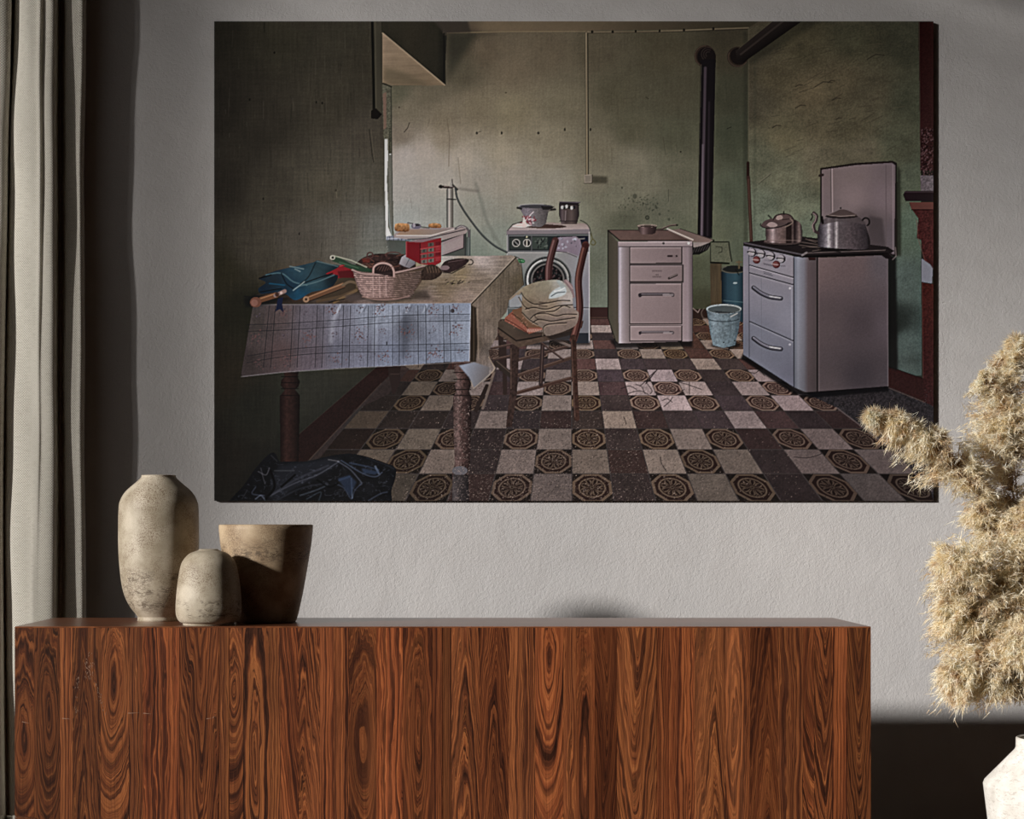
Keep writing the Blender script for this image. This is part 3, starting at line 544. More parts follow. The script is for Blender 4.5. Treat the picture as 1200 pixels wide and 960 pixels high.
    poly([(1018, 253), (1034, 256), (1038, 292), (1016, 296)], (66, 58, 62), .65, blur=1.5)
    poly([(871, 285), (930, 300.5), (930, 453), (871, 415)], mesh_grad([(873, 290, (124, 124, 140)), (900, 300, (138, 134, 148)), (925, 310, (140, 138, 154)), (900, 350, (124, 126, 144)), (890, 390, (108, 114, 134)), (925, 370, (126, 130, 150)), (910, 420, (98, 104, 124)), (925, 440, (92, 96, 116)), (873, 400, (96, 102, 120))], 2.6))
    poly([(930, 300.5), (946, 302), (958, 302), (958, 459), (944, 459), (930, 453)], lambda X, Y: hstops([(930, (104, 112, 132)), (935, (138, 146, 166)), (942, (118, 120, 136)), (947, (96, 84, 90)), (957, (80, 70, 74))])(X, Y)*np.interp(Y, (300, 380, 460), (1.0, .93, .74))[..., None])
    poly([(958.5, 302), (1040, 299), (1040.5, 452), (958.5, 459)], mesh_grad([(965, 310, (98, 82, 84)), (1000, 310, (92, 77, 80)), (1035, 310, (82, 76, 84)), (970, 380, (74, 64, 68)), (1010, 380, (62, 54, 60)), (1038, 380, (74, 66, 74)), (965, 450, (66, 58, 62)), (1010, 440, (50, 45, 51)), (1038, 440, (58, 52, 58))], 2.6, 1.12), tex=.02*grain)
    line([(957.6, 302), (957.8, 459)], 1.6, (22, 15, 18)); line([(930, 302), (930.4, 453)], 1.3, (44, 46, 58), .9); line([(1040, 300), (1040.5, 452)], 1, (110, 100, 108), .7); line([(877.6, 288), (878, 418)], 1, (60, 62, 76), .8); line([(943, 460), (1040, 453)], 1.4, (14, 12, 15), .9); line([(959.5, 303), (959.8, 458)], .7, (112, 98, 102), .5)
    for ya, yb in ((310.5, 325), (319.5, 333.5)): line([(878, ya), (930, yb)], 1.3, (40, 40, 52), .9); 
    line([(879, 312), (929.5, 326.4)], .8, (188, 188, 204), .7); line([(879, 321), (929, 335)], .7, (176, 178, 194), .5)
    line([(878.5, 376.5), (929.5, 399)], 1.3, (38, 40, 54), .9); line([(879, 378), (929, 400.6)], .7, (170, 176, 194), .5); line([(892, 326), (892.6, 424)], .6, (90, 96, 112), .45); line([(927.6, 335), (928, 398)], .8, (164, 170, 190), .5); ell(925.5, 337.6, 1.4, 1.3, (190, 194, 208), .8); ell(925.5, 403.5, 1.4, 1.3, (170, 174, 190), .8)
    for y in (0, 59.2):
        h = spline([(883, 337+y), (892, 343.5+y), (903, 348+y), (915, 349.5+y)]); line(h, 5.2, (32, 30, 42)); line(h+[0, -.8], 2, (122, 124, 144), .9); line(h+[1, 1], 1, (90, 92, 110), .8); line([(902, 347+y), (914, 349+y)], 1.2, (200, 202, 214), .8)
    for x, y in ((881.5, 295.6), (892.3, 297.6), (903.6, 300.2), (915.6, 303.2)):
        ell(x, y, 5, 5.2, (52, 46, 56)); ell(x-1, y-.2, 4.1, 4.6, (150, 146, 158)); line([(x-5, y-.6), (x+3, y+.4)], 2.2, (40, 34, 40)); line([(x-4, y+.2), (x+2, y+1)], .9, (220, 216, 222), .8)
    for x, y in ((886.6, 304.4), (909.6, 309.8)): ell(x, y, 4.6, 4.6, (88, 34, 38)); ell(x-1, y-.4, 3, 3, (120, 64, 66)); line([(x-5, y-.6), (x+2, y+.4)], 1.4, (170, 150, 152), .8)
    for x in np.arange(895, 905, 1.5): line([(x, 308.3+(x-895)*.22), (x+.6, 309.8+(x-895)*.22)], .7, (60, 56, 70), .8)
    line([(896, 304.6), (902, 306)], 1, (110, 108, 122), .6)
    for x in np.arange(915, 921, 1.5): line([(x, 311), (x+.5, 312.2)], .6, (60, 56, 70), .7)
    poly([(894.5, 317.4), (904, 319.8), (906, 323.5), (895, 320.8)], (88, 88, 104), .7); line([(895, 319), (905, 321.4)], .6, (160, 160, 176), .7)
    poly([(871, 284), (896, 281), (940, 277), (1040, 289), (1048, 294), (1040, 299), (941, 302), (871, 288)], (34, 28, 30)); line([(872, 284.5), (941, 298.5)], 1.6, (92, 88, 98), .8); line([(872, 287.5), (941, 301.5)], 1.2, (14, 12, 14), .8); line([(943, 300.5), (1040, 297)], 1.8, (12, 10, 12)); line([(943, 296.5), (1038, 293)], 1, (120, 106, 106), .7)
    for a, b_ in (((934, 283), (996, 292)), ((948, 281), (1010, 291)), ((940, 290), (990, 286)), ((936, 287), (985, 294)), ((952, 294), (996, 287)), ((944, 280), (956, 284))): line([a, b_], 1.1, (110, 96, 90), .6); line([(a[0], a[1]+1.3), (b_[0], b_[1]+1.3)], 1, (12, 10, 12), .7)
    line([(940, 299), (945, 296)], 2.4, (150, 144, 150), .6); poly([(947, 302), (956, 302), (956, 305), (948, 305)], (48, 26, 26)); poly([(1031, 298), (1041, 297), (1048, 304), (1038, 303)], (26, 20, 22)); line([(1037, 296), (1040, 290), (1043, 297), (1048, 300)], 1.5, (30, 24, 26)); line([(1049, 290), (1050, 300), (1046, 304)], 1.4, (150, 138, 140), .5)
    # pot
    ell(917, 283.5, 22.5, 3.4, (66, 54, 54)); ell(917, 282.3, 21.5, 2.6, (104, 88, 86)); ring(918, 285, 21, 2.8, .9, (20, 16, 17), .9, arc=(.1, 3))
    poly(spline([(897.5, 282), (897, 268), (900, 262), (912, 257), (930, 257), (938, 262), (940, 269), (939.5, 281), (932, 284.5), (905, 284.5), (897.5, 282)], 6), hstops([(897, (56, 44, 46)), (901, (104, 86, 88)), (906, (176, 158, 162)), (909, (120, 100, 102)), (916, (108, 88, 86)), (920.5, (92, 74, 72)), (921.5, (40, 28, 28)), (927, (38, 27, 27)), (928.6, (92, 76, 74)), (931, (36, 26, 28)), (934, (80, 66, 66)), (936.5, (124, 106, 102)), (940, (44, 36, 38))]), tex=.1*spk)
    line([(899, 281.3), (938, 281.8)], .8, (132, 112, 108), .7)
    poly(spline([(891.5, 264), (896, 259), (905, 256), (925, 255), (924, 261), (916, 266), (905, 267.5), (894, 266.5), (891.5, 264)], 6), (86, 70, 70)); poly(spline([(898, 264), (902, 260.5), (908, 261), (911, 264.5), (904, 266.4), (898, 264)], 5), (168, 148, 148), .9); ring(908, 261, 17, 6, 1.1, (36, 26, 28), .9, rot=-.15, arc=(.2, 3.4))
    poly(spline([(905, 258), (908, 252.5), (915, 250.3), (924, 250.5), (929, 254), (930, 259), (918, 261), (905, 258)], 6), (92, 74, 72)); poly(spline([(909, 256.5), (911, 253), (916, 252.6), (917, 256), (912, 258)], 5), (176, 156, 150), .8); ring(918, 259, 12, 8.6, 1, (36, 28, 28), .9, arc=(3.3, 6.2)); line([(917, 257.5), (930, 256)], .8, (40, 30, 30), .8)
    line([(918.3, 248), (918.6, 251)], 1.6, (26, 20, 20)); line([(900.5, 252.5), (903.5, 255.5)], 1.5, (30, 24, 24)); line(spline([(926, 256), (929, 260), (926, 263), (920, 266)]), 1.3, (136, 118, 106), .8)
    # kettle
    ell(988, 291.5, 30, 2.6, (16, 12, 13), .8)
    poly(spline([(958.5, 289), (958, 274), (960, 263), (967, 256), (980, 252), (1000, 252.5), (1010, 257), (1015, 266), (1018.5, 290), (990, 291.5), (958.5, 289)], 8), hstops([(958, (44, 40, 46)), (963, (80, 76, 86)), (968, (128, 124, 136)), (971, (196, 192, 200)), (974, (120, 112, 122)), (977, (94, 86, 94)), (980, (176, 170, 178)), (983, (92, 84, 90)), (995, (84, 74, 80)), (1006, (66, 58, 64)), (1015, (52, 46, 52)), (1018, (36, 30, 34))]), tex=.09*spk+.05*grain)
    poly(spline([(960, 264), (967, 256), (980, 252), (1000, 252.5), (1010, 257), (1014, 263), (988, 259), (960, 264)], 6), (84, 74, 78), .75); ell(986, 253.5, 19, 2.6, (44, 36, 38)); poly(spline([(969, 252), (976, 249.5), (983, 246), (987, 245.3), (993, 246.4), (1001, 250), (1003, 252.5), (986, 254), (969, 252)], 5), (84, 70, 70)); line([(970, 252), (985, 253.5), (1002, 252.3)], .9, (150, 134, 130), .8)
    ell(985, 243.8, 1, 1.4, (24, 18, 18)); line(spline([(953.5, 249.5), (957, 253), (956, 259), (953.5, 263), (954.5, 270), (958.5, 273)]), 3.6, (64, 52, 54)); line(spline([(953, 250), (956, 253), (955, 259), (952, 264), (953.5, 271)]), 1, (168, 150, 148), .8); line(spline([(951, 251), (952, 254), (950, 258)]), 1.6, (40, 32, 34)); line([(963, 254.5), (964, 261)], 3, (30, 22, 24)); ring(1014.5, 260, 4.2, 4.6, 2, (30, 24, 26), 1, arc=(3.6, 7.4))
    # ---- chair behind the table
    wood = (70, 44, 40)
    poly([(579, 380), (586, 376), (585, 460), (580, 455)], (40, 30, 28), .0)
    for q, w_ in (([(587, 392), (588, 432)], 6), ([(591, 402), (592, 460)], 5)): line(q, w_, (44, 32, 30))
    line([(571, 452), (558, 480)], 5, (40, 30, 28)); line([(579, 436), (566, 478)], 3, (104, 90, 82), .7)
    # stretchers
    for q, w_, c_ in (([(576, 408), (601, 403)], 2.6, (60, 44, 40)), ([(578, 421), (602, 416)], 2.4, (60, 44, 40)), ([(602, 423), (668, 405)], 3.6, (62, 46, 42)), ([(606, 440), (669, 419)], 4, (66, 48, 42)), ([(606, 460), (668, 443)], 4.2, (64, 44, 38)), ([(636, 404), (634, 450)], 5, (46, 34, 34)), ([(635, 402), (660, 421)], 2.4, (50, 36, 34)), ([(582, 425), (600, 440)], 7, (44, 36, 32)), ([(646, 396), (668, 405)], 3, (96, 84, 80))):
        line(q, w_, c_, .96); line([(q[0][0], q[0][1]-w_*.32), (q[1][0], q[1][1]-w_*.32)], .7, (128, 104, 92), .5)
    poly([(598, 404), (609, 404), (606, 460), (600, 500), (593, 500), (598, 455)], (50, 36, 33), tex=.2*spk); line([(599, 408), (599, 455)], 1, (104, 82, 72), .5)
    poly([(583, 377), (600, 372), (684, 376), (682, 384), (672, 388), (650, 396), (610, 406), (600, 402), (585, 392)], lin(600, 375, (70, 58, 48), 640, 400, (62, 46, 40)), tex=.1*mott)
    line([(584, 384), (605, 399), (640, 393), (676, 383)], 1.4, (22, 16, 14), .9); poly([(584, 386), (606, 401), (672, 386), (670, 392), (608, 407), (586, 393)], (76, 60, 50), .9, tex=.1*spk); poly([(640, 394), (672, 386), (672, 398), (650, 402)], (30, 24, 24), .7, blur=1)
    # chair back posts
    poly([(651, 279), (656, 278), (675, 277), (680, 281), (682, 290), (678, 300), (670, 297), (664, 295), (650, 294)], lin(0, 277, (132, 122, 142), 0, 300, (118, 106, 124)), tex=.06*mott); 
    for i in range(16): ell(rng.uniform(654, 676), rng.uniform(279, 292), *rng.uniform(.6, 1.8, 2), (168, 176, 196) if rng.rand() < .6 else (70, 70, 86), .6)
    line([(652, 294), (664, 296), (676, 301)], .9, (70, 56, 66), .8)
    lp = [(651, 282), (647, 296), (643.5, 312), (643, 331)]; line(spline(lp), 8.4, (74, 46, 46)); line(spline(lp)+[-2, 0], 2, (132, 98, 98), .7, soft=1.2); line(spline(lp)+[2.8, 0], 1.6, (34, 20, 20), .7)
    rp = [(686.5, 287), (682, 305), (678, 328), (679.5, 360), (677, 380), (672, 398)]; line(spline(rp), 8.6, (80, 46, 42)); line(spline(rp)+[-2, 0], 1.8, (142, 96, 86), .65, soft=1.2); line(spline(rp)+[2.8, 0], 1.8, (36, 20, 19), .8); ell(686.5, 287.6, 4, 3, (66, 36, 34)); line(spline(rp[:3])+[.6, 0], 1, (44, 24, 22), .6)
    line([(672, 395), (674, 450), (676, 490)], 6.4, (56, 36, 30), tex=.2*spk); line([(670, 398), (672, 450), (674, 488)], 1, (110, 84, 74), .5); line([(680, 445), (682, 480)], 3, (30, 22, 20), .0)
    # folded cloths on the chair
    poly([(661, 328), (664, 327), (671, 334), (674, 348), (670, 350), (662, 336)], (128, 108, 112)); line([(664, 329), (671, 338)], 1.2, (176, 158, 160), .6)
    poly([(597, 350), (613, 336), (617, 338), (604, 349), (598, 353)], (132, 118, 100)); poly([(597, 352), (606, 345), (612, 346), (612, 359), (597, 360)], (128, 134, 140))
    poly([(592, 372), (600, 365), (612, 364), (640, 383), (636, 386), (620, 391), (603, 382), (592, 376)], (132, 74, 58)); poly([(600, 363), (612, 360), (640, 378), (640, 384), (618, 384), (604, 372)], (104, 74, 54)); line([(593, 374), (604, 380), (619, 390)], 1, (60, 26, 22), .8); line([(600, 367), (610, 374), (619, 385)], 1, (58, 36, 26), .8)
    for i in range(16): line([(618+i*1.3, 385.4), (618.6+i*1.3, 388.6)], .5, (206, 186, 176), .7)
    for i in range(24): ell(rng.uniform(596, 618), rng.uniform(369, 384), .7, .5, (176, 120, 100), .5)
    poly(spline([(607, 346), (612, 341), (612, 365), (622, 377), (635, 384), (640, 393), (655, 390), (672, 383), (677, 376), (678, 366), (672, 360), (671, 346), (664, 334), (654, 328), (630, 330), (612, 337), (606, 344), (607, 346)], 3), mesh_grad([(615, 340, (116, 108, 88)), (640, 335, (112, 108, 90)), (655, 332, (136, 140, 138)), (620, 355, (96, 84, 68)), (645, 358, (112, 98, 80)), (665, 350, (140, 136, 136)), (625, 370, (92, 80, 70)), (650, 378, (104, 90, 84)), (670, 372, (112, 96, 88)), (660, 385, (86, 74, 68))], 2.8, 1.16), tex=.1*mott+.05*spk)
    poly(spline([(644, 345), (650, 339), (660, 335), (664, 340), (662, 345), (652, 349), (643, 350)], 4), (176, 196, 206), .75, blur=.6); poly([(652, 329), (656, 328), (664, 336), (658, 338)], (140, 156, 160), .7); line(spline([(646, 347), (653, 343), (662, 342)]), 1.2, (70, 84, 92), .8); line(spline([(650, 341), (656, 340), (662, 337)]), 1, (216, 232, 240), .8)
    for q in ([(611, 343), (616, 350), (626, 356), (640, 355), (656, 352), (668, 352)], [(608, 348), (614, 358), (620, 362)], [(616, 362), (626, 360), (640, 362), (655, 358), (671, 357)], [(622, 373), (628, 368), (640, 367), (652, 370), (662, 368), (676, 368)], [(624, 378), (632, 374), (646, 376), (660, 374), (674, 372)], [(636, 392), (638, 382), (648, 379), (664, 378)], [(612, 366), (620, 374), (630, 380)], [(640, 365), (650, 364), (660, 358), (668, 360)]):
        line(spline(q, 5), 1.3, (40, 32, 28), .8); line(spline(q, 5)+[0, 1.5], .9, (166, 148, 126), .45)
    ring(640, 370, 13, 5, 1, (44, 34, 30), .7, arc=(2, 4.6)); 
    for y in (354, 358): line([(632, y), (641, y+.6)], 1.6, (54, 40, 34), .5)
    # ---- table: turned legs, cloth
    leg = [(332, 434), (351, 434), (349, 441), (352, 447), (350, 453), (346, 456), (352, 463), (350, 545), (342, 552), (329, 544), (328, 464), (334, 457), (329, 451), (330, 445), (334, 441)]
    poly(leg, hstops([(328, (20, 12, 11)), (336, (46, 27, 24)), (344, (34, 20, 18)), (351, (16, 10, 9))]), tex=.12*spk)
    for y in (441, 448, 455, 463): line([(330, y), (350, y)], 1.1, (12, 8, 8), .7)
    poly([(455, 430), (470, 430), (469, 436), (470, 446), (466, 454), (463, 461), (460, 461), (458, 450), (456, 440)], (36, 26, 25)); line([(458, 438), (468, 438)], 1, (66, 52, 48), .5)
    rl = [(532, 427), (545, 426), (548, 436), (553, 444), (552, 452), (550, 458), (553, 466), (551, 542), (548, 551), (549, 587), (531, 587), (530, 552), (533, 544), (531, 466), (535, 458), (533, 450), (537, 444), (533, 436)]
    poly(rl, hstops([(531, (62, 48, 46)), (537, (90, 70, 68)), (543, (64, 46, 44)), (552, (30, 20, 20))]), tex=.2*spk+.12*grain)
    for y in (436, 444, 456, 463): line([(532, y), (552, y)], 1.3, (24, 16, 16), .75)
    ell(539, 551, 9, 5.4, (84, 84, 92), .9); poly([(531, 556), (549, 556), (550, 587), (530, 587)], lin(531, 0, (66, 60, 62), 549, 0, (30, 26, 28)), tex=.2*spk)
    for i in range(320): ell(rng.uniform(532, 551), rng.uniform(464, 587), .45, .45, (150, 132, 126), rng.uniform(.2, .7))
    top = mesh_grad([(330, 350, (40, 34, 30)), (400, 345, (58, 48, 42)), (430, 352, (96, 84, 82)), (500, 350, (112, 98, 92)), (545, 350, (120, 106, 98)), (520, 335, (104, 90, 70)), (560, 330, (112, 100, 88)), (600, 306, (120, 110, 100)), (565, 304, (146, 138, 136)), (540, 320, (112, 98, 72)), (525, 303, (140, 136, 136)), (490, 330, (86, 74, 58))], 3, 1.1)
    poly([(296, 358), (300, 345), (380, 325), (450, 305), (517, 300), (560, 300), (600, 299), (606, 302), (553, 356), (400, 357)], top, tex=.1*hst+.08*mott+.05*grain)
    for i in range(60):
        x, y = rng.uniform(480, 600), rng.uniform(304, 352)
        if x > 550+(355-y)*.95: continue
        l = rng.uniform(4, 18); line([(x, y), (x+l, y+rng.normal()*.5)], .8, (64, 54, 44) if rng.rand() < .6 else (160, 150, 138), rng.uniform(.15, .4))
    for i in range(26): x, y = rng.normal(533, 6), rng.normal(330.5, 1.8); line([(x, y), (x+2, y-.7)], .9, (34, 28, 22) if rng.rand() < .6 else (150, 138, 96), .7)
    side = mesh_grad([(560, 360, (98, 88, 78)), (580, 340, (94, 84, 70)), (604, 310, (96, 88, 76)), (610, 330, (76, 68, 52)), (590, 350, (88, 78, 66)), (556, 400, (58, 50, 42)), (570, 390, (96, 86, 78)), (585, 370, (88, 78, 68)), (570, 420, (92, 82, 76)), (572, 435, (104, 98, 98))], 3, 1.1)
    poly([(552, 356), (605, 301), (611, 312), (614, 334), (597, 350), (594, 365), (584, 377), (583, 393), (573, 410), (574, 420), (581, 431), (577, 436), (566, 448), (558, 440), (552, 425), (551, 424)], side, tex=.12*vst+.06*mott+.06*grain)
    line([(553, 356), (605, 301.5)], 1.3, (36, 30, 24), .8); line([(551.6, 355.6), (603, 301)], .9, (168, 156, 138), .5); line(spline([(603, 300), (610, 306), (614, 334)]), 1, (40, 34, 26), .7)
    poly([(552, 357), (558, 360), (560, 400), (558, 424), (551, 424)], (34, 28, 22), .8, blur=.7); line([(559.5, 362), (561, 420)], 1.4, (140, 124, 106), .45); line([(555, 357), (555.6, 422)], .7, (96, 80, 62), .6)
    poly([(538, 428), (556, 424), (574, 430), (573, 440), (556, 454), (550, 442)], lin(545, 430, (118, 130, 152), 575, 440, (90, 84, 84)), blur=.5); line([(552, 446), (555, 455), (580, 433)], 1, (150, 140, 128), .6); line([(573, 418), (580, 431), (576, 437)], 1, (152, 134, 112), .6)
    for i in range(9): line([(562+i*1.8, 416), (568+i*1.2, 402)], .5, (34, 30, 30), .45)
    front = mesh_grad([(295, 375, (62, 56, 54)), (290, 425, (58, 50, 50)), (325, 370, (78, 66, 68)), (330, 415, (78, 62, 64)), (365, 375, (88, 84, 98)), (365, 415, (84, 76, 88)), (400, 372, (104, 108, 128)), (400, 410, (88, 92, 112)), (430, 368, (118, 130, 152)), (430, 410, (98, 104, 126)), (460, 370, (128, 142, 166)), (460, 410, (100, 112, 138)), (478, 385, (76, 82, 98)), (500, 370, (112, 124, 146)),
        (500, 410, (102, 114, 138)), (535, 370, (118, 132, 156)), (535, 410, (104, 118, 142)), (548, 390, (122, 136, 158))], 3)
    poly([(297, 357), (400, 356), (552, 355), (551, 390), (550, 423), (520, 424), (470, 428), (400, 431), (330, 436), (285, 441.5), (283, 438)], front, tex=.05*grain+.05*mott+.04*vst)
    poly(spline([(474, 360), (480, 380), (478, 412), (470, 420), (470, 390)], 4), (50, 56, 70), .5, blur=3); line([(398, 360), (391, 374), (388, 400)], 5, (190, 204, 222), .22, soft=4); line([(446, 362), (440, 380), (439, 408)], 6, (170, 190, 216), .2, soft=5)
    for x in (395, 423, 440, 476, 496): line([(x+4, 357), (x, 366)], 2, (176, 192, 216), .4, soft=1.4); line([(x+7, 358), (x+4, 364)], 1.4, (60, 66, 80), .4, soft=1)
    gx = [(316, 323), (344, 352), (372.5, 380), (403, 411), (432, 439.5), (460.5, 468), (490, 499), (519.5, 527)]
    def fx(x, t):   # x of a warp thread at depth t down the hanging cloth
        return x+(x-470)*.03*t+(0 if x > 330 else (x-330)*.16*t)
    for a, b_ in gx:
        for x, w_, al in ((a, .9, .8), (a+(b_-a)*.3, .5, .32), (a+(b_-a)*.5, .5, .32), (a+(b_-a)*.7, .5, .32), (b_, .9, .8)):
            line([(fx(x, t), 358+t*72) for t in (0, .33, .66, 1)], w_*.85, (22, 24, 30), al)
        for x in (a-5, b_+5): line([(fx(x, t), 358+t*72) for t in (0, .33, .66, 1)], .4, (40, 42, 52), .35)
    for y0_, dy in ((378.5, -10), (409, -8)):
        for o, w_, al in ((0, .85, .75), (2.3, .5, .32), (3.8, .5, .32), (5.3, .5, .3), (7.6, .85, .75)):
            line(spline([(290, y0_+o+(2 if y0_ < 400 else 8)), (340, y0_+o), (400, y0_+o-4), (470, y0_+o+dy+1+(2 if y0_ > 400 else 0)), (551, y0_+o+dy+(-.5 if y0_ < 400 else 1))]), w_*.85, (22, 24, 30), al)
    def blossom(x, y, r, n, c_):
        for i in range(n): line([(x+rng.normal()*r, y+rng.normal()*r)]*2, rng.uniform(1.0, 2.1), c_ if rng.rand() < .7 else (50, 44, 54), rng.uniform(.4, .8))
    pos = [(302, 395, 5, 26), (303, 425, 4, 16), (333, 366, 4.5, 22), (333, 392, 3, 10), (337, 422, 5.5, 34), (359, 366, 3, 9), (363, 394, 5, 34), (365, 421, 2.6, 9), (389, 363, 4.5, 30), (392, 391, 2.4, 7), (393, 420, 4.5, 26), (421, 361, 2.8, 9), (422, 392, 5, 30), (422, 418, 2.4, 8), (446, 361, 5, 30), (449, 388, 2.5, 8), (450, 417, 4.6, 26), (478, 388, 6, 34), (478, 416, 3, 10), (478, 362, 2, 8), (508, 363, 5, 20), (509, 386, 3, 9), (509, 412, 5.5, 34), (536, 385, 5.5, 30), (538, 410, 3, 8), (536, 362, 4, 16), (302, 371, 3, 10)]
    for x, y, r, n in pos: blossom(x, y, r*.8, n, (96, 66, 68) if n > 12 else (84, 74, 86))
    ell(453.5, 402, .8, 2.2, (16, 20, 34), .9); ell(530.5, 364, 2.4, 2.6, (40, 34, 36), .7)
    line([(297, 357), (400, 356), (552, 355)], 1, (150, 156, 168), .35); line([(283, 441), (330, 436), (400, 431.5), (470, 428), (550, 423.6)], 1, (150, 152, 160), .45); line([(551.4, 357), (550.2, 423)], 1.1, (176, 188, 206), .5)
    # ---- things on the table
    poly([(286, 349), (300, 345), (345, 350), (310, 357), (288, 360)], (18, 18, 18), .8, blur=1.5)
    poly([(378, 316), (402, 310), (416, 311), (424, 327), (392, 328), (380, 322)], (122, 20, 28)); poly([(396, 318), (414, 316), (416, 326), (398, 326)], (70, 14, 18), .8, blur=.6); line([(380, 317), (402, 311)], 1, (176, 60, 66), .6)
    poly([(385, 326), (424, 325), (426, 345), (360, 352), (352, 345)], (58, 46, 34)); 
    poly(spline([(303, 326), (318, 319), (332, 315), (352, 311), (368, 307), (373, 305), (384, 309), (398, 311), (392, 316), (382, 321), (396, 322), (394, 330), (386, 338), (366, 342), (352, 350), (344, 351), (334, 344), (318, 343), (306, 344), (303, 338), (312, 331), (304, 327)], 3), mesh_grad([(320, 325, (22, 36, 46)), (350, 318, (30, 62, 78)), (375, 312, (38, 66, 76)), (340, 335, (14, 40, 62)), (370, 330, (34, 64, 76)), (390, 325, (14, 22, 30)), (350, 345, (12, 62, 92)), (310, 340, (12, 28, 44))], 2.6), tex=.15*mott)
    for q, c_ in (([(312, 322), (330, 320), (344, 330), (360, 334)], (64, 104, 118)), ([(370, 308), (362, 324), (352, 333)], (14, 28, 36)), ([(352, 333), (372, 326), (390, 320)], (8, 16, 22)), ([(352, 335), (372, 330), (392, 322)], (66, 98, 108)), ([(330, 320), (336, 332), (344, 338)], (6, 18, 26)), ([(340, 312), (356, 315)], (92, 120, 128)), ([(346, 315), (352, 318)], (100, 128, 136)), ([(316, 332), (334, 334)], (10, 76, 112)), ([(372, 306), (396, 312)], (74, 96, 100)), ([(344, 340), (352, 334), (357, 330)], (120, 150, 158)), ([(305, 342), (330, 338)], (8, 14, 20))):
        line(spline(q, 4), 1.4, c_, .75)
    poly([(323, 365), (326, 350), (332, 348), (331, 356), (333, 366), (328, 362)], (18, 26, 54)); line([(304, 326), (318, 322)], 1.6, (10, 12, 14))
    line([(287, 347), (300, 349)], 1.2, (20, 20, 20)); line([(306, 351), (324, 345.5)], 6.4, (98, 62, 40)); line([(306, 349.6), (322, 344.4)], 1.4, (160, 114, 76), .7); line([(323, 346), (334, 341)], 4.4, (120, 100, 98)); ell(325, 345, 2.6, 2.6, (60, 40, 34)); ell(330, 343, 1.6, 1.6, (176, 160, 158), .8); ell(300, 354, 6.6, 6, (104, 64, 50)); ell(298.6, 354.6, 4, 4, (136, 92, 80), .7)
    line([(360, 350.5), (402, 334)], 6, (92, 62, 42)); line([(360, 348.7), (402, 332.3)], 1.3, (150, 112, 80), .7); line([(361, 353.4), (404, 337)], 1, (26, 18, 14), .7); ell(359, 350.5, 3.6, 3.6, (132, 104, 80)); ell(359, 350.5, 1.6, 1.6, (60, 40, 30)); line(spline([(402, 334), (410, 330), (418, 332), (419, 336)]), 3, (92, 74, 56))
    line([(372, 353), (400, 347), (420, 338)], 3, (74, 58, 42)); line([(392, 354), (418, 340)], 3.2, (96, 76, 52)); line([(386, 354), (404, 350)], 1.2, (16, 16, 22)); poly([(404, 346), (424, 342), (430, 350), (412, 354)], (66, 56, 54), .8, blur=1)
    # basket and its load
    poly([(420, 346), (500, 340), (505, 350), (440, 354)], (34, 28, 24), .6, blur=2)
    poly(spline([(413, 316), (420, 306), (430, 300), (445, 297), (470, 298), (486, 297), (492, 304), (497, 312), (470, 318), (440, 320), (413, 316)], 3), (50, 34, 32), tex=.2*spk)
    for i in range(34):
        x, y = rng.uniform(424, 478), rng.uniform(299, 314); l = rng.uniform(4, 14); line(spline([(x, y), (x+l*.5, y-rng.uniform(0, 2)), (x+l, y+rng.normal()*2)], 4), 1.1, (96, 60, 50) if rng.rand() < .5 else (30, 20, 20), .8)
    ring(434, 299, 3.4, 3.2, 1.6, (74, 46, 44)); ring(461, 298.5, 9, 3, 1.4, (80, 52, 48), 1, arc=(2.6, 6.6)); poly([(424, 303), (434, 303), (434, 308), (426, 308)], (100, 36, 28), .7); poly([(402, 312), (412, 309), (428, 313), (440, 317), (434, 319), (416, 317)], (36, 58, 42))
    poly([(387.5, 300), (394, 299.5), (412, 309), (432, 314), (434, 319), (424, 318), (402, 310), (390, 306)], (40, 62, 46)); line([(391, 299.5), (412, 305), (430, 313)], 1.3, (150, 158, 138), .8); ell(390, 301.6, 3.2, 2.8, (146, 150, 138)); ell(390.2, 301.8, 1.8, 1.6, (30, 40, 34)); line([(398, 307), (420, 314)], 1, (78, 110, 84), .6)
    poly([(471, 301), (477, 297.5), (485, 297), (487, 309), (480, 314), (474, 312), (468, 309)], lin(470, 298, (150, 146, 156), 486, 313, (96, 90, 98))); line([(476, 311), (480, 303), (485, 298)], .9, (70, 66, 76), .7); poly([(487, 305), (496, 308), (498, 313), (488, 314)], (136, 122, 100))
    bask = spline([(413, 315), (420, 319), (436, 320.5), (455, 319), (475, 316.5), (497, 311), (496, 325), (490, 336), (480, 346), (462, 350), (442, 350.5), (426, 347), (419, 335), (413, 315)], 4)
    poly(bask, hstops([(413, (96, 74, 72)), (430, (126, 102, 100)), (455, (112, 86, 82)), (465, (92, 72, 58)), (497, (74, 58, 48))]))
    for j in range(14):
        y = 319+j*2.25
        for i in range(36):
            x = 414+i*2.4+(j % 2)*1.2; f = (y-318)/32
            xc = 455+(x-455)*(1-.26*f); yy = y+1.5*math.sin((x-413)/84*math.pi)-(x-455)*.03
            if xc < 415+12*f or xc > 496-14*f or yy > 349.5: continue
            b_ = np.interp(xc, (413, 440, 452, 466, 497), (1, 1.1, 1, .72, .6))*rng.uniform(.72, 1.08)
            line([(xc-.6, yy-.2), (xc+.8, yy+.5)], 1.1, (176*b_, 144*b_, 138*b_), .75); line([(xc-.4, yy+1.2), (xc+.9, yy+1.3)], .7, (34, 22, 22), .6)
    for x in (437, 444.5, 452): line([(x, 322), (x+1, 347)], 1.5, (190, 162, 158), .35)
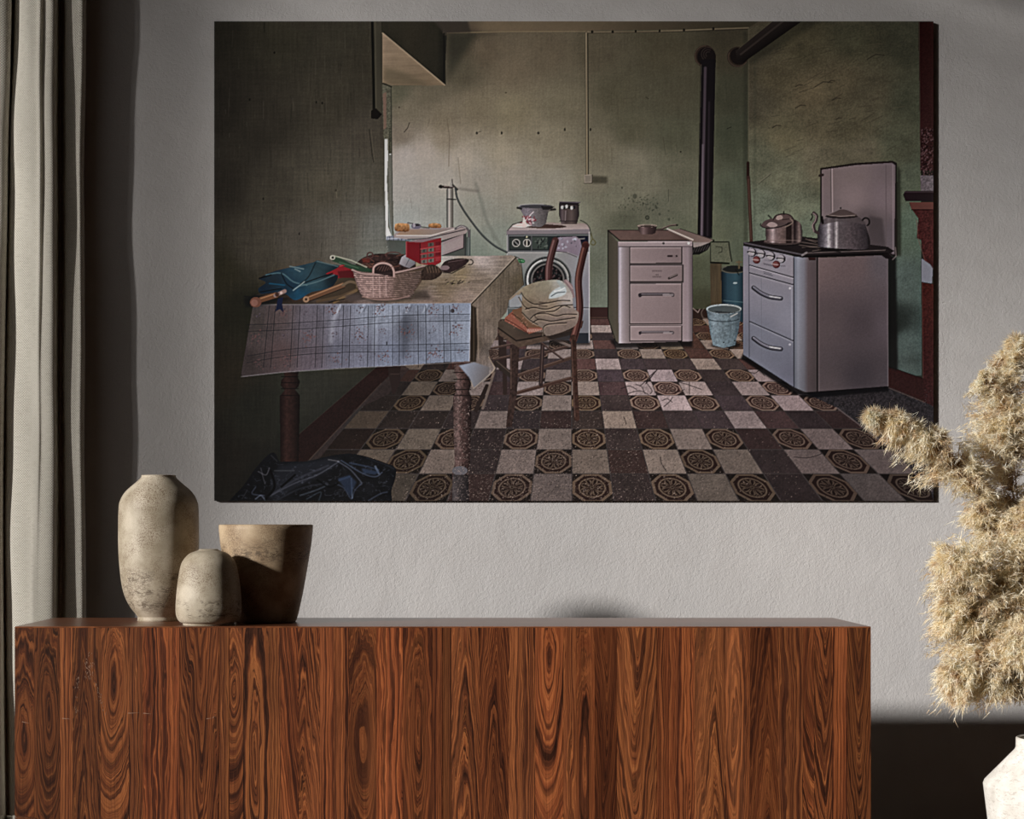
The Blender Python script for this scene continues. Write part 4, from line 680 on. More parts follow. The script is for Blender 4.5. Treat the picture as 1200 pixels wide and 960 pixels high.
    line(spline([(413, 316), (425, 320.5), (445, 321.5), (470, 318), (497, 311.5)]), 2, (142, 116, 112)); line(spline([(413, 317.4), (425, 322), (445, 323), (470, 319.6), (497, 313)]), .7, (40, 28, 28), .7); line(spline([(425, 347.5), (442, 351), (462, 350.6), (480, 346.5)]), 1.6, (120, 96, 90))
    hd = spline([(437.5, 320), (438.5, 313), (444, 309), (451, 308.3), (458, 311), (461.5, 317), (462, 324)], 6); poly(np.vstack([hd, [(437.5, 320)]]), (40, 28, 28), .9); line(hd, 2.6, (132, 104, 100)); line(hd, .9, (176, 148, 142), .8)
    for i in range(6): line([(442+i*3, 318-abs(i-2.5)), (445+i*3, 311+abs(i-2.5)*.4)], 1, (96, 66, 60), .7)
    # red crate
    poly([(476, 283), (500, 280), (517.5, 278.5), (517.5, 307), (509, 311.5), (492, 309), (476, 301)], (132, 26, 34)); poly([(476, 283), (492.5, 285), (492.5, 309), (476, 301)], (116, 16, 26)); line([(476.5, 283), (476.5, 300)], .9, (190, 120, 124), .6); poly([(476, 283), (500, 279.6), (517, 278.5), (494, 284)], (126, 96, 104))
    for r_ in range(4):
        for c_ in range(3):
            x = 494+c_*8+(.5 if c_ == 2 else 0); y = 286-c_*1.2+r_*6.2
            if c_ == 2 and x > 510: poly([(x, y), (x+6, y-.8), (x+6, y+3), (x, y+3.8)], (150, 40, 48) if r_ % 2 else (108, 22, 30))
            elif not (r_ == 0 and c_ == 0): poly([(x, y), (x+6.6, y-.8), (x+6.6, y+3.4), (x, y+4.2)], (92, 70, 68) if rng.rand() < .6 else (104, 88, 84)); poly([(x+2, y+.4), (x+4.4, y), (x+4.4, y+3), (x+2, y+3.4)], (50, 40, 38), .6)
    line([(492.6, 285), (492.6, 309)], 1, (60, 8, 14), .8); line([(493, 291.8), (517, 288)], .9, (196, 80, 84), .6); line([(493, 298), (517, 294.5)], .9, (196, 80, 84), .5); line([(493, 304), (517, 301)], .9, (180, 60, 66), .5)
    # loaf and flask
    poly(spline([(494, 318), (500, 311), (510, 310.5), (518, 317), (516, 323), (506, 328), (494, 328)], 4), (52, 38, 32), tex=.2*spk)
    for i in range(5): line([(500+i*3.4, 312.6), (502+i*3.2, 319)], 1.1, (104, 78, 62), .7)
    poly(spline([(517, 312), (522, 306), (534, 303), (546, 303), (550, 305), (543, 312), (528, 319), (518, 318)], 4), (50, 36, 36), tex=.1*spk); ell(521.5, 313.6, 5.4, 2.8, (112, 92, 96)); line([(526, 307), (545, 304)], 1, (104, 84, 86), .6); ring(551, 307, 3.6, 3, 1.2, (30, 22, 24), 1, arc=(-1.5, 2)); line([(519, 319), (530, 320), (545, 312)], 1.2, (26, 20, 18), .7)
    # ---- black sack on the floor
    poly(spline([(268, 587), (286, 568), (300, 548), (314, 533), (322, 530), (328, 540), (336, 540), (360, 540), (385, 534), (410, 531), (432, 535), (452, 542), (464, 548), (463, 562), (459, 574), (460, 587)], 3), (14, 15, 19), tex=.3*mott)
    poly(spline([(328, 545), (360, 541), (395, 536), (390, 548), (340, 575), (320, 585), (318, 560)], 4), (26, 29, 38), .8, blur=2)
    sack = spline([(274, 587), (288, 570), (301, 552), (316, 537), (326, 540), (360, 543), (410, 535), (450, 545), (462, 555), (456, 587)], 3)
    cr = P.field(9, 6, 41, 3); cr2 = P.field(4, 3, 42, 2)
    Msk = P.mask(sack)
    if Msk:
        a_, b_, c_, d_ = Msk[1]; e_ = np.clip(1-np.abs(cr[c_:d_, a_:b_]*3.2), 0, 1)**5*np.clip(.5+cr2[c_:d_, a_:b_], 0, 1)
        P.put(Msk[0]*e_, Msk[1], (84, 94, 116), .42)
    for q, c_, w_ in (([(314, 582), (345, 566), (372, 556), (398, 540)], (76, 82, 98), 1.6), ([(320, 578), (350, 560), (385, 545)], (52, 56, 70), 2.4), ([(324, 586), (352, 572), (380, 566)], (40, 46, 58), 2), ([(396, 540), (410, 549), (420, 560), (424, 565)], (96, 108, 134), 1.3), ([(400, 539), (425, 554), (440, 558), (448, 553)], (78, 98, 134), 1.4), ([(424, 566), (416, 574), (412, 584), (404, 572), (394, 566)], (60, 74, 104), 1.3), ([(412, 560), (413, 583)], (104, 130, 168), 1.6), ([(440, 546), (444, 554)], (120, 146, 186), 2.2), ([(398, 562), (410, 558)], (58, 84, 124), 2.4), ([(410, 542), (430, 546), (444, 550)], (50, 70, 104), 1.8),
                   ([(303, 552), (312, 556), (316, 548)], (110, 112, 128), 1.1), ([(306, 548), (309, 560), (311, 566)], (92, 94, 108), 1), ([(300, 570), (296, 578), (310, 580)], (70, 82, 110), 1.4), ([(300, 584), (306, 580), (311, 585)], (110, 128, 160), 1.6), ([(322, 551), (345, 551)], (70, 76, 84), 1.4), ([(318, 533), (325, 540)], (60, 62, 70), 1), ([(352, 580), (370, 574), (384, 568)], (62, 76, 92), 1.8), ([(360, 584), (376, 576), (374, 586)], (50, 64, 78), 1.6), ([(385, 538), (397, 540)], (130, 132, 140), 1), ([(432, 586), (446, 578), (454, 576)], (60, 72, 98), 1.6), ([(290, 574), (284, 584)], (54, 56, 66), 1.2), ([(430, 536), (452, 544), (462, 549)], (44, 48, 58), 1), ([(372, 562), (386, 570), (396, 566)], (6, 7, 9), 2.2), ([(346, 556), (330, 570)], (6, 6, 8), 2.4), ([(318, 552), (322, 570), (312, 584)], (6, 6, 8), 3)):
        line(spline(q, 5), w_, c_, .8 if sum(c_) < 40 else .4, soft=.8)
    poly([(396, 560), (410, 556), (418, 564), (411, 582)], (30, 44, 70), .7, blur=1); poly([(424, 548), (446, 552), (440, 556), (426, 554)], (34, 50, 78), .7, blur=1)
    # film grain of the print
    g_ = P.C.mean(2, keepdims=True); P.C = (g_+(P.C-g_)*.74)*np.array([1.03, 1.0, .99], np.float32)
    lo = np.stack([P.blur(P.C[..., k].copy(), 4) for k in range(3)], -1); P.C = P.C+(P.C-lo)*.55
    lo = np.stack([P.blur(P.C[..., k].copy(), 22) for k in range(3)], -1); P.C = P.C+(P.C-lo)*.16
    P.C *= (1+.025*P.field(1.0, 1.0, 31, 1))[..., None]
    C = np.clip(P.C, 2, 255)
    H, W = C.shape[0]//2*2, C.shape[1]//2*2
    return C[:H, :W].reshape(H//2, 2, W//2, 2, 3).mean((1, 3))
# ---------------------------------------------------------------- the print
PW, PH = X(1094, 5.986)-X(251, 5.986), (587-25)*5.986/F
pr = empty('wall_print', (X(251, 5.986), 5.986, Z(587, 5.986)), 'large unframed landscape print of an old farmhouse kitchen on the plaster wall', 'wall art')
A = paint_print()
GAIN = 1.32                                          # display colours of the print -> reflectance under this room's light
ph, pw = A.shape[:2]
L = A[::-1]/255.0; L = np.where(L <= .04045, L/12.92, ((L+.055)/1.055)**2.4)*GAIN; L = np.clip(L, 0, .95)
me = bpy.data.meshes.new('printed_face')
xs = np.linspace(0, PW, pw); zs = np.linspace(0, PH, ph); GX, GZ = np.meshgrid(xs, zs)
co = np.zeros((ph*pw, 3), np.float32); co[:, 0] = GX.ravel(); co[:, 2] = GZ.ravel()
idx = np.arange(ph*pw).reshape(ph, pw); q = np.stack([idx[:-1, :-1], idx[:-1, 1:], idx[1:, 1:], idx[1:, :-1]], -1).reshape(-1, 4).astype(np.int32)
me.vertices.add(len(co)); me.vertices.foreach_set('co', co.ravel())
me.loops.add(q.size); me.loops.foreach_set('vertex_index', q.ravel())
me.polygons.add(len(q)); me.polygons.foreach_set('loop_start', np.arange(0, q.size, 4, dtype=np.int32)); me.polygons.foreach_set('loop_total', np.full(len(q), 4, np.int32))
me.update(calc_edges=True)
at = me.color_attributes.new('ink', 'FLOAT_COLOR', 'POINT')
at.data.foreach_set('color', np.concatenate([L.reshape(-1, 3), np.ones((ph*pw, 1))], 1).astype(np.float32).ravel())
m = NT('print_ink', .55, .12); m.color(m.n('ShaderNodeVertexColor', layer_name='ink').outputs[0])
link('printed_face', me, m.m, pr)
obj('backing_panel', box(bmesh.new(), 0, PW, .0006, .0100, 0, PH), simple('panel_edge', (54, 50, 46), .6), pr)

# ---------------------------------------------------------------- sideboard in figured rosewood
FY, BY = 4.8, 5.276
SX0, SX1, ST, SB = X(17.2, FY), X(1020.6, FY), Z(734.4, FY), .14
def rosewood(name, top=False):
    m = NT(name, .38, .35); tc = m.n('ShaderNodeTexCoord').outputs['Object']
    def A(n): return m.n('ShaderNodeAttribute', attribute_type='OBJECT', attribute_name=n).outputs['Fac']
    sx = m.n('ShaderNodeSeparateXYZ', ins={0: tc})
    x, y, z = sx.outputs
    if top: x, z = y, x
    seed = A('seed')
    off = m.n('ShaderNodeCombineXYZ', ins={0: seed, 1: m.math('MULTIPLY', seed, 1.7), 2: m.math('MULTIPLY', seed, .6)}).outputs[0]
    base = m.n('ShaderNodeVectorMath', operation='ADD', ins={0: (m.n('ShaderNodeCombineXYZ', ins={0: x, 1: 0.0, 2: z}).outputs[0] if top else tc), 1: off}).outputs[0]
    wob = m.math('SUBTRACT', m.noise(m.map(base, (20, 1, 3)), 1, 3, .5), .5)
    wob2 = m.math('SUBTRACT', m.noise(m.map(base, (60, 1, 9)), 1, 3, .5), .5)
    u = m.math('DIVIDE', m.math('SUBTRACT', x, A('fig_x')), A('fig_w'))
    v = m.math('DIVIDE', m.math('SUBTRACT', z, A('fig_z')), A('fig_h'))
    u = m.math('ADD', u, m.math('MULTIPLY', wob, 1.5)); v = m.math('ADD', v, m.math('MULTIPLY', wob2, .5))
    u2 = m.math('MULTIPLY', u, u); v2 = m.math('MULTIPLY', v, v)
    eye = m.math('SQRT', m.math('ADD', u2, v2))
    par = m.math('ADD', m.math('MULTIPLY', A('fig_up'), v), m.math('SQRT', m.math('ADD', m.math('MULTIPLY', u2, 2.6), .05)))
    st = m.math('MULTIPLY', u, 1.3)
    r = m.math('ADD', m.math('MULTIPLY', eye, A('w_eye')), m.math('ADD', m.math('MULTIPLY', par, A('w_par')), m.math('MULTIPLY', st, A('w_str'))))
    r = m.math('ADD', r, m.math('MULTIPLY', wob2, .34))
    rs = m.math('ADD', r, m.math('MULTIPLY', seed, 3.1))
    b1 = m.noise(None, 1.7, 5, .6, 0, '1D', rs)                     # broad bands
    b2 = m.noise(None, 5.5, 3, .6, 0, '1D', m.math('ADD', rs, 40))    # fine growth lines
    b3 = m.noise(None, 1.9, 3, .55, 0, '1D', m.math('ADD', rs, 90)); vein = m.mr(m.math('ABSOLUTE', m.math('SUBTRACT', b3, .5)), .006, .022, 1, 0)
    fib = m.noise(m.map(base, (900, 1, 14)), 1, 3, .6)
    fl = m.noise(m.map(base, (240, 1, 5)), 1, 3, .6)
    c = m.ramp(b1, [(.3, C(36, 19, 12)), (.4, C(88, 48, 29)), (.48, C(142, 80, 44)), (.56, C(184, 114, 64)), (.64, C(118, 64, 36)), (.74, C(62, 34, 22))])
    line_ = m.mr(b2, .40, .50, 1, 0); c = m.mix(m.math('MULTIPLY', line_, .64), c, C4(34, 15, 9))
    c = m.mix(m.math('MULTIPLY', vein, m.mr(m.noise(m.map(base, (9, 1, 3)), 1, 2), .4, .6, .25, .95)), c, C4(20, 9, 6))
    big = m.noise(m.map(base, (16, 1, 1.2)), 1, 3, .5); c = m.mix(m.mr(big, .5, .7, 0, .45), c, C4(52, 26, 16)); c = m.mix(m.mr(big, .5, .3, 0, .3), c, C4(190, 118, 72))
    deep = m.math('MULTIPLY', m.mr(b1, .33, .27, 0, 1), .75); c = m.mix(deep, c, C4(14, 6, 4))
    c = m.mix(m.mr(fl, .35, .65, .45, 0), c, C4(66, 35, 22)); c = m.mix(m.mr(fib, .45, .7, 0, .35), c, C4(30, 14, 8))
    c = m.mix(m.mr(fib, .3, .45, .22, 0), c, C4(190, 120, 78))
    tint = m.n('ShaderNodeCombineXYZ', ins={0: m.math('MULTIPLY', A('tone'), 1.0), 1: m.math('MULTIPLY', A('tone'), A('warm')), 2: m.math('MULTIPLY', A('tone'), A('warm'))}).outputs[0]
    c = m.mix(1.0, c, tint, 'MULTIPLY')
    if top: c = m.mix(.35, c, C4(120, 76, 52))
    m.color(c)
    if not top:
        ml = m.math('MULTIPLY', fib, -.6); m.bump(m.math('ADD', ml, m.math('MULTIPLY', b2, .5)), .12, .002); m.b.inputs['Coat Weight'].default_value = .12; m.b.inputs['Coat Roughness'].default_value = .3
    else:
        m.b.inputs['Roughness'].default_value = .3; m.b.inputs['Coat Weight'].default_value = .3; m.b.inputs['Coat Roughness'].default_value = .24; m.bump(fib, .05, .001)
    return m.m
M_rose = rosewood('rosewood_veneer'); M_rtop = rosewood('rosewood_top', True)
sb = empty('sideboard', ((SX0+SX1)/2, (FY+BY)/2, 0), 'long low sideboard faced in dark figured rosewood below the print', 'sideboard')
def S(o): o.location = Vector(o.location)-sb.location; return o
def figure(o, fx=0, fz=.3, fw=.03, fh=.12, up=0, we=0, wp=0, ws=1, tone=1.0, warm=1.0, seed=1.0):
    for k, v in dict(fig_x=fx, fig_z=fz, fig_w=fw, fig_h=fh, fig_up=up, w_eye=we, w_par=wp, w_str=ws, tone=tone, warm=warm, seed=seed).items(): o[k] = float(v)
# px left edge, kind (e eye, u peak upward, d peak downward, s straight), figure centre px x, y, half width px, half height px, tone
LV = [(17.2, 'e', 30, 868, 12, 34, .78), (40, 'e', 58, 838, 10, 40, .62), (70, 's', 0, 0, 9, 0, 1.05), (85, 'u', 98, 745, 12, 70, .74), (118, 'e', 135, 800, 12, 30, .82), (151, 's', 0, 0, 9, 0, .95), (167, 's', 0, 0, 16, 0, 1.06),
      (210.5, 'd', 235, 860, 16, 90, .8), (256.5, 's', 0, 0, 8, 0, .95), (268.5, 'e', 275, 808, 8, 24, .86), (285, 'e', 300, 890, 10, 70, .88), (329, 'd', 351, 812, 10, 50, .88), (350, 'u', 356, 925, 12, 50, .84), (375, 's', 0, 0, 9, 0, 1.15), (392, 's', 0, 0, 10, 0, 1.0),
      (409, 'e', 427, 872, 11, 36, .8), (441, 's', 0, 0, 18, 0, 1.25), (472, 'e', 491, 855, 11, 60, .78), (507, 's', 0, 0, 7, 0, .92), (518.5, 's', 0, 0, 5, 0, .7), (529, 'u', 545, 850, 11, 60, .98), (562, 'u', 580, 835, 9, 45, .78), (596, 's', 0, 0, 10, 0, 1.08),
      (627, 'e', 645, 770, 12, 40, .98), (660, 's', 0, 0, 14, 0, .95), (675, 'e', 686, 900, 9, 60, .78), (697, 'd', 710, 850, 10, 60, .52), (723, 'd', 746, 850, 13, 50, .9), (769.5, 's', 0, 0, 7, 0, .82), (784, 's', 0, 0, 14, 0, 1.08), (814, 'u', 838, 800, 12, 60, .92), (850, 'e', 862, 850, 11, 70, 1.15),
      (879, 'u', 900, 780, 11, 45, .66), (912, 's', 0, 0, 14, 0, 1.0), (941, 'e', 962, 765, 10, 36, .9), (954, 'd', 966, 880, 10, 40, .84), (975, 's', 0, 0, 8, 0, .98), (993, 'd', 1008, 860, 12, 60, .68)]
T = .0035
for i, a in enumerate(LV):
    x0 = a[0]; x1 = LV[i+1][0] if i+1 < len(LV) else 1020.6
    gap = .0011 if i and abs(x0-round(x0)) > .3 else .00022
    w0, w1 = X(x0, FY)+gap, X(x1, FY)-.00022
    bm = box(bmesh.new(), 0, w1-w0, 0, .0170, 0, ST-T-SB, 0)
    o = S(obj('veneer_panel', bm, M_rose, sb, (w0, FY, SB)))
    k, cx, cy, hw, hh, tone = a[1:]; s_ = FY/F
    fx = (X(cx, FY)-w0) if cx else (w1-w0)*.4
    figure(o, fx, Z(cy, FY)-SB if cy else .3, hw*s_, (hh*(1.8 if k == 'e' else 1.25) or 90)*s_, 1 if k == 'u' else -1, *((.0, 0, 1.0) if k == 's' else (1.0, 0, .1) if k == 'e' else (.0, .9, .12)), tone=.35+tone*.75 if tone > .8 else tone*.95, warm=random.uniform(.84, .98), seed=1+i*2.37)
bm = box(bmesh.new(), 0, SX1-SX0, 0, BY-FY, 0, T, .0008)
o = S(obj('top_panel', bm, M_rtop, sb, (SX0, FY, ST-T))); figure(o, .2, 3, .06, .8, tone=.95, warm=.95, seed=3.3)
for x in (SX0, SX1-.018): figure(S(obj('side_panel', box(bmesh.new(), 0, .018, 0, BY-FY-.0185, 0, ST-T-SB), M_rose, sb, (x, FY+.0172, SB))), .01, .3, .05, .1, tone=.8, seed=x)
M_carc = simple('carcass_wood', (52, 30, 20), .6)
S(obj('carcass', box(bmesh.new(), .019, SX1-SX0-.019, .018, BY-FY-.012, 0, ST-T-SB-.001), M_carc, sb, (SX0, FY, SB)))
S(obj('plinth', box(bmesh.new(), .05, SX1-SX0-.05, .06, BY-FY-.04, 0, SB), M_carc, sb, (SX0, FY, 0)))

# old scratches on the veneer of the left door
r_ = np.random.RandomState(4); bm = bmesh.new()
def dash(x, y, dx, dy, w_=.55):
    s_ = FY/F; nx, ny = -dy, dx; l = math.hypot(nx, ny)+1e-6; nx, ny = nx/l*w_*.5, ny/l*w_*.5
    vs_ = [bm.verts.new(((px_-HX)*s_, 0, CZ-(py_-HY)*s_)) for px_, py_ in ((x-nx, y-ny), (x+dx, y+dy), (x+nx, y+ny))]
    bm.faces.new(vs_)
for i in range(34): dash(r_.normal(104, 3), r_.uniform(764, 795), r_.normal()*1.2, r_.uniform(1, 4))
for i in range(26): t = r_.rand(); dash(92-3*t+r_.normal()*1.2, 790+45*t, r_.normal()*.8, r_.uniform(1, 3), .45)
for i in range(30): t = r_.rand(); dash(107+18*t+r_.normal()*1, 785+55*t, r_.normal()*.8, r_.uniform(1, 3), .45)
for x, y, dx, dy in ((242, 842.5, 7, -.8), (249, 841.6, 3.6, -3), (73, 842, 11, 1), (26, 846, 9, 2), (150, 836, 14, -.6), (168, 836, 10, .8)): dash(x, y, dx, dy, .8)
sc = obj('scratch_marks', bm, simple('bare_scratch', (168, 132, 110), .6), sb); sc.location = Vector((0, FY-.0004, 0))-sb.location; tag(sc, kind='stuff')

# ---------------------------------------------------------------- stoneware vases
def stoneware(name, seed, bands, ca=C4(158, 146, 125), cb=C4(194, 182, 162)):
    m = NT(name, .58, .3); g = m.n('ShaderNodeTexCoord').outputs['Object']; z = m.n('ShaderNodeSeparateXYZ', ins={0: g}).outputs[2]
    g = m.n('ShaderNodeVectorMath', operation='ADD', ins={0: g, 1: (seed, seed*2, 0)}).outputs[0]
    base = m.mix(m.mr(m.noise(g, 14, 4), .35, .65), ca, cb)
    sp = m.noise(g, 330, 4, .7); zone = m.noise(m.map(g, (1, 1, 1)), 12, 4, .6)
    c = m.mix(m.math('MULTIPLY', m.mr(sp, .47, .58), m.mr(zone, .40, .6, .15, .95)), base, C4(112, 92, 72))
    pit = m.noise(m.map(g, (1, 1, 2.8)), 55, 6, .78, 1.0)
    bsum = None
    for z0, hw in bands:
        b = m.mr(m.math('ABSOLUTE', m.math('SUBTRACT', z, z0)), 0, hw, 1, 0); bsum = b if bsum is None else m.math('MAXIMUM', bsum, b)
    line_ = m.math('MULTIPLY', m.mr(pit, .50, .535), m.math('MULTIPLY', bsum, m.mr(m.noise(g, 20, 2), .38, .5)))
    c = m.mix(m.math('MULTIPLY', line_, .85), c, C4(84, 70, 56)); m.color(c)
    m.bump(m.math('SUBTRACT', m.math('MULTIPLY', sp, .3), line_), .35, .0012); return m.m
def vase(name, label, cxp, Yc, prof_px, mat, yb, open_r, lipd=.006, inner=.35):
    s = Yc/F
    pf = [(0, 0)]+[(h*s, (yb-y)*s) for h, y in reversed(prof_px)]
    # smooth the outline
    P = np.array(pf[2:]); sp_ = spline(P, 5); pf = [(0, 0), (pf[1][0]*.96, 0)]+[pf[1]]+[tuple(p) for p in sp_]
    zt = pf[-1][1]; rt = pf[-1][0]
    pf += [(rt-.0025, zt+.0008), (rt-.006, zt-.001), (max(rt-.008, .004), zt-.02), (rt*1.0, zt-.06), (rt*.9, zt*inner), (0, zt*inner-.005)]
    bm = lathe(bmesh.new(), pf, 96)
    o = obj(name, bm, mat, None, (X(cxp, Yc), Yc, ST), smooth=True)
    return tag(o, label, 'vase' if 'vase' in name else 'pot')
M_v1 = stoneware('stoneware_tall', 1.3, ((.13, .035), (.095, .05), (.05, .03)))
M_v2 = stoneware('stoneware_small', 5.1, ((.062, .016), (.045, .012), (.03, .014)))
M_v3 = stoneware('stoneware_pot', 9.4, ((.2, .05),), C4(150, 126, 98), C4(190, 168, 138))
def pts_tall(): return [(20, 558.2), (20.6, 561), (27, 567), (37.7, 576.5), (44, 586.5), (46.4, 599), (46.8, 637), (45.4, 664), (42, 690), (35.5, 708), (26.2, 721), (24.4, 723.4), (24.4, 726), (24.7, 728.6)]
vase('tall_vase', 'tall beige speckled stoneware vase with narrow neck on the left of the sideboard top', 186, 5.10, pts_tall(), M_v1, 728.6, .03)
vase('small_vase', 'small rounded beige stoneware vase in front between the tall vase and the pot', 244.6, 4.895, [(10.8, 644.2), (13, 645.6), (22.8, 649.6), (30.3, 658), (33.6, 668), (36.6, 687), (38.4, 709), (37.9, 721), (34.7, 728), (30.6, 730.2), (30, 730.8), (30, 732.6)], M_v2, 732.6, .02)
# wide pot: open at the top
s_ = 5.06/F; pf = [(0, 0)]+[(h*s_, (729.3-y)*s_) for h, y in ((34, 729.3), (35.6, 728), (38, 720), (43.3, 696), (47.7, 671), (53.2, 638), (54.8, 622), (54.9, 616.4), (53.6, 615.6), (52, 616.4))]+[(50.5*s_, (729.3-628)*s_), (44*s_, (729.3-680)*s_), (30*s_, (729.3-724)*s_), (0, (729.3-725)*s_)]
pot = tag(obj('tapered_pot', lathe(bmesh.new(), pf, 96), M_v3, None, (X(311.7, 5.06), 5.06, ST), smooth=True), 'wide open tapered brown stoneware pot, rightmost of the three vessels', 'pot')

# ---------------------------------------------------------------- curtain
def curtain():
    # outline of the folds in plan: (px in the photo at that depth, distance) from left (outside the frame) to its free edge, at three heights
    Hs = [4.3, Z(-20, 5.9), Z(200, 5.9), Z(480, 5.9), Z(720, 5.9), 0.012]
    Cs = [[(-150, 5.92), (-120, 5.84), (-85, 5.80), (-60, 5.86), (-48, 5.94), (-36, 5.93), (-24, 5.905), (-4, 5.895), (a, 5.912), (a+2, 5.96), (b-4, 5.982), (b-1, 5.94), (b+4, 5.925), (33, 5.905), (cr-3, 5.893), (cr+1, 5.889-.014*g), (cr+5, 5.885+.004*g), (60, 5.87), (65, 5.885), (67.5, 5.94), (69.5, 5.982), (73.5, 5.982), (75.5, 5.94), (79, 5.917), (90, 5.907), (e-4, 5.90), (e, 5.925), (e-2, 5.975), (e-8, 5.985)]
          for a, b, cr, e, g in ((13, 22, 46, 101, 1), (12, 21, 46, 101, 1), (7, 13, 46, 98, .8), (3, 9, 44, 99, .3), (2, 9, 42, 100, 0), (5, 14, 42, 100, 0))]
    Cs = [spline([(X(p, y), y) for p, y in c], 7) for c in Cs]
    n = len(Cs[0]); zs = np.concatenate([np.linspace(Hs[i], Hs[i+1], 14, endpoint=False) for i in range(5)]+[[Hs[-1]]])
    ph_ = np.random.RandomState(3).uniform(0, 6.28, 4)
    arc = np.concatenate([[0], np.cumsum(np.hypot(*np.diff(Cs[2], axis=0).T))])
    bm = bmesh.new(); uv = bm.loops.layers.uv.new('cloth'); G = []; 
    for z in zs:
        k = min(int(np.searchsorted(-np.array(Hs), -z, side='right'))-1, 4); k = max(k, 0)
        t = (Hs[k]-z)/(Hs[k]-Hs[k+1]); t = t*t*(3-2*t)
        c = Cs[k]*(1-t)+Cs[k+1]*t
        G.append([bm.verts.new((p[0]+.0012*math.sin(z*7+arc[i]*9+ph_[0]), p[1]+.004*math.sin(z*4.1+arc[i]*11+ph_[1])+.002*math.sin(z*13+arc[i]*31), z)) for i, p in enumerate(c)])
    for a in range(len(G)-1):
        for i in range(n-1):
            f = bm.faces.new((G[a][i], G[a+1][i], G[a+1][i+1], G[a][i+1]))
            for l, (ii, zz) in zip(f.loops, ((i, zs[a]), (i, zs[a+1]), (i+1, zs[a+1]), (i+1, zs[a]))): l[uv].uv = (arc[ii], zz)
    m = NT('linen_weave', .9, .05); u = m.n('ShaderNodeUVMap', uv_map='cloth').outputs[0]; s = m.n('ShaderNodeSeparateXYZ', ins={0: u})
    wob = m.math('MULTIPLY', m.noise(u, 40, 3), .004)
    a_ = m.math('SINE', m.math('MULTIPLY', m.math('ADD', s.outputs[0], wob), 785)); b_ = m.math('SINE', m.math('MULTIPLY', m.math('ADD', s.outputs[1], wob), 700))
    wv = m.math('MULTIPLY', a_, b_); slub = m.noise(m.map(u, (420, 26, 1)), 1, 3); slub2 = m.noise(m.map(u, (30, 380, 1)), 1, 3)
    c = m.mix(m.mr(wv, -1, 1), C4(170, 160, 140), C4(255, 252, 242)); c = m.mix(m.mr(slub, .35, .7, 0, .5), c, C4(222, 216, 202)); c = m.mix(m.mr(slub2, .45, .75, 0, .4), c, C4(140, 130, 110)); m.color(c)
    m.bump(m.math('ADD', wv, slub), .35, .0015)
    o = obj('curtain', bm, m.m, smooth=True)
    md = o.modifiers.new('cloth_thickness', 'SOLIDIFY'); md.thickness = .003; md.offset = 0
    return tag(o, 'floor length beige linen curtain in deep folds at the left edge', 'curtain')
curtain()
# rail it hangs from, above the frame
bm = bmesh.new(); tube(bm, [(-2.395, 5.89, 4.33), (-1.2, 5.89, 4.33)], .015, .015, 10)
tag(obj('curtain_rail', bm, simple('rail_metal', (70, 60, 52), .4, metal=1)), 'dark metal rail above the beige linen curtain, over the frame', 'rail')

# ---------------------------------------------------------------- small glass side table at the lower left corner
gt = empty('side_table', (X(-14, 4.2), 4.2, 0), 'small round clear glass side table at the bottom left corner', 'table')
m = NT('clear_glass', .02, .5); m.b.inputs['Transmission Weight'].default_value = 1; m.b.inputs['IOR'].default_value = 1.45; m.color((.93, .97, .95, 1))
gz = Z(955.2, 4.2+.13)
obj('table_top', lathe(bmesh.new(), [(0, gz-.010), (.126, gz-.010), (.13, gz-.007), (.13, gz-.003), (.127, gz), (0, gz)], 64), m.m, gt)
M_st = simple('brushed_steel', (170, 166, 160), .3, metal=1)
obj('stem', lathe(bmesh.new(), [(0, .012), (.012, .012), (.010, gz-.03), (.03, gz-.0105), (0, gz-.0105)], 24), M_st, gt)
obj('base', lathe(bmesh.new(), [(0, 0), (.09, 0), (.09, .006), (.02, .012), (0, .012)], 40), M_st, gt)

# ---------------------------------------------------------------- floor vase and pampas grass
VY = 4.68; VX = X(1236, VY)
def VZ(y): return Z(y, VY)
m = NT('pale_stone', .75, .2); g = m.n('ShaderNodeTexCoord').outputs['Object']
c = m.mix(m.mr(m.noise(g, 16, 5, .6), .35, .65), C4(206, 200, 190), C4(232, 228, 220)); c = m.mix(m.mr(m.noise(m.map(g, (1, 1, 2.5)), 60, 5, .7, 1), .54, .62, 0, .5), c, C4(160, 150, 138)); m.color(c); m.bump(m.noise(g, 70, 5), .3, .003)
s_ = VY/F
pf = [(0, 0), (.10, 0), (.125, .02), (75*s_, VZ(966)), (80.5*s_, VZ(921)), (79*s_, VZ(917)), (45*s_, VZ(880)), (43.5*s_, VZ(877)), (43.5*s_, VZ(866)), (42*s_, VZ(864.8)), (39*s_, VZ(866)), (38*s_, VZ(880)), (70*s_, VZ(921)), (66*s_, VZ(966)), (.1, .05), (0, .045)]
bm = lathe(bmesh.new(), pf, 80)
fv = obj('floor_vase', bm, m.m, None, (VX, VY, 0), smooth=False)
for p in fv.data.polygons: p.use_smooth = True
md = fv.modifiers.new('edge', 'EDGE_SPLIT'); md.split_angle = math.radians(24)
tag(fv, 'pale stone floor vase with sharp shoulder at the lower right corner', 'vase')
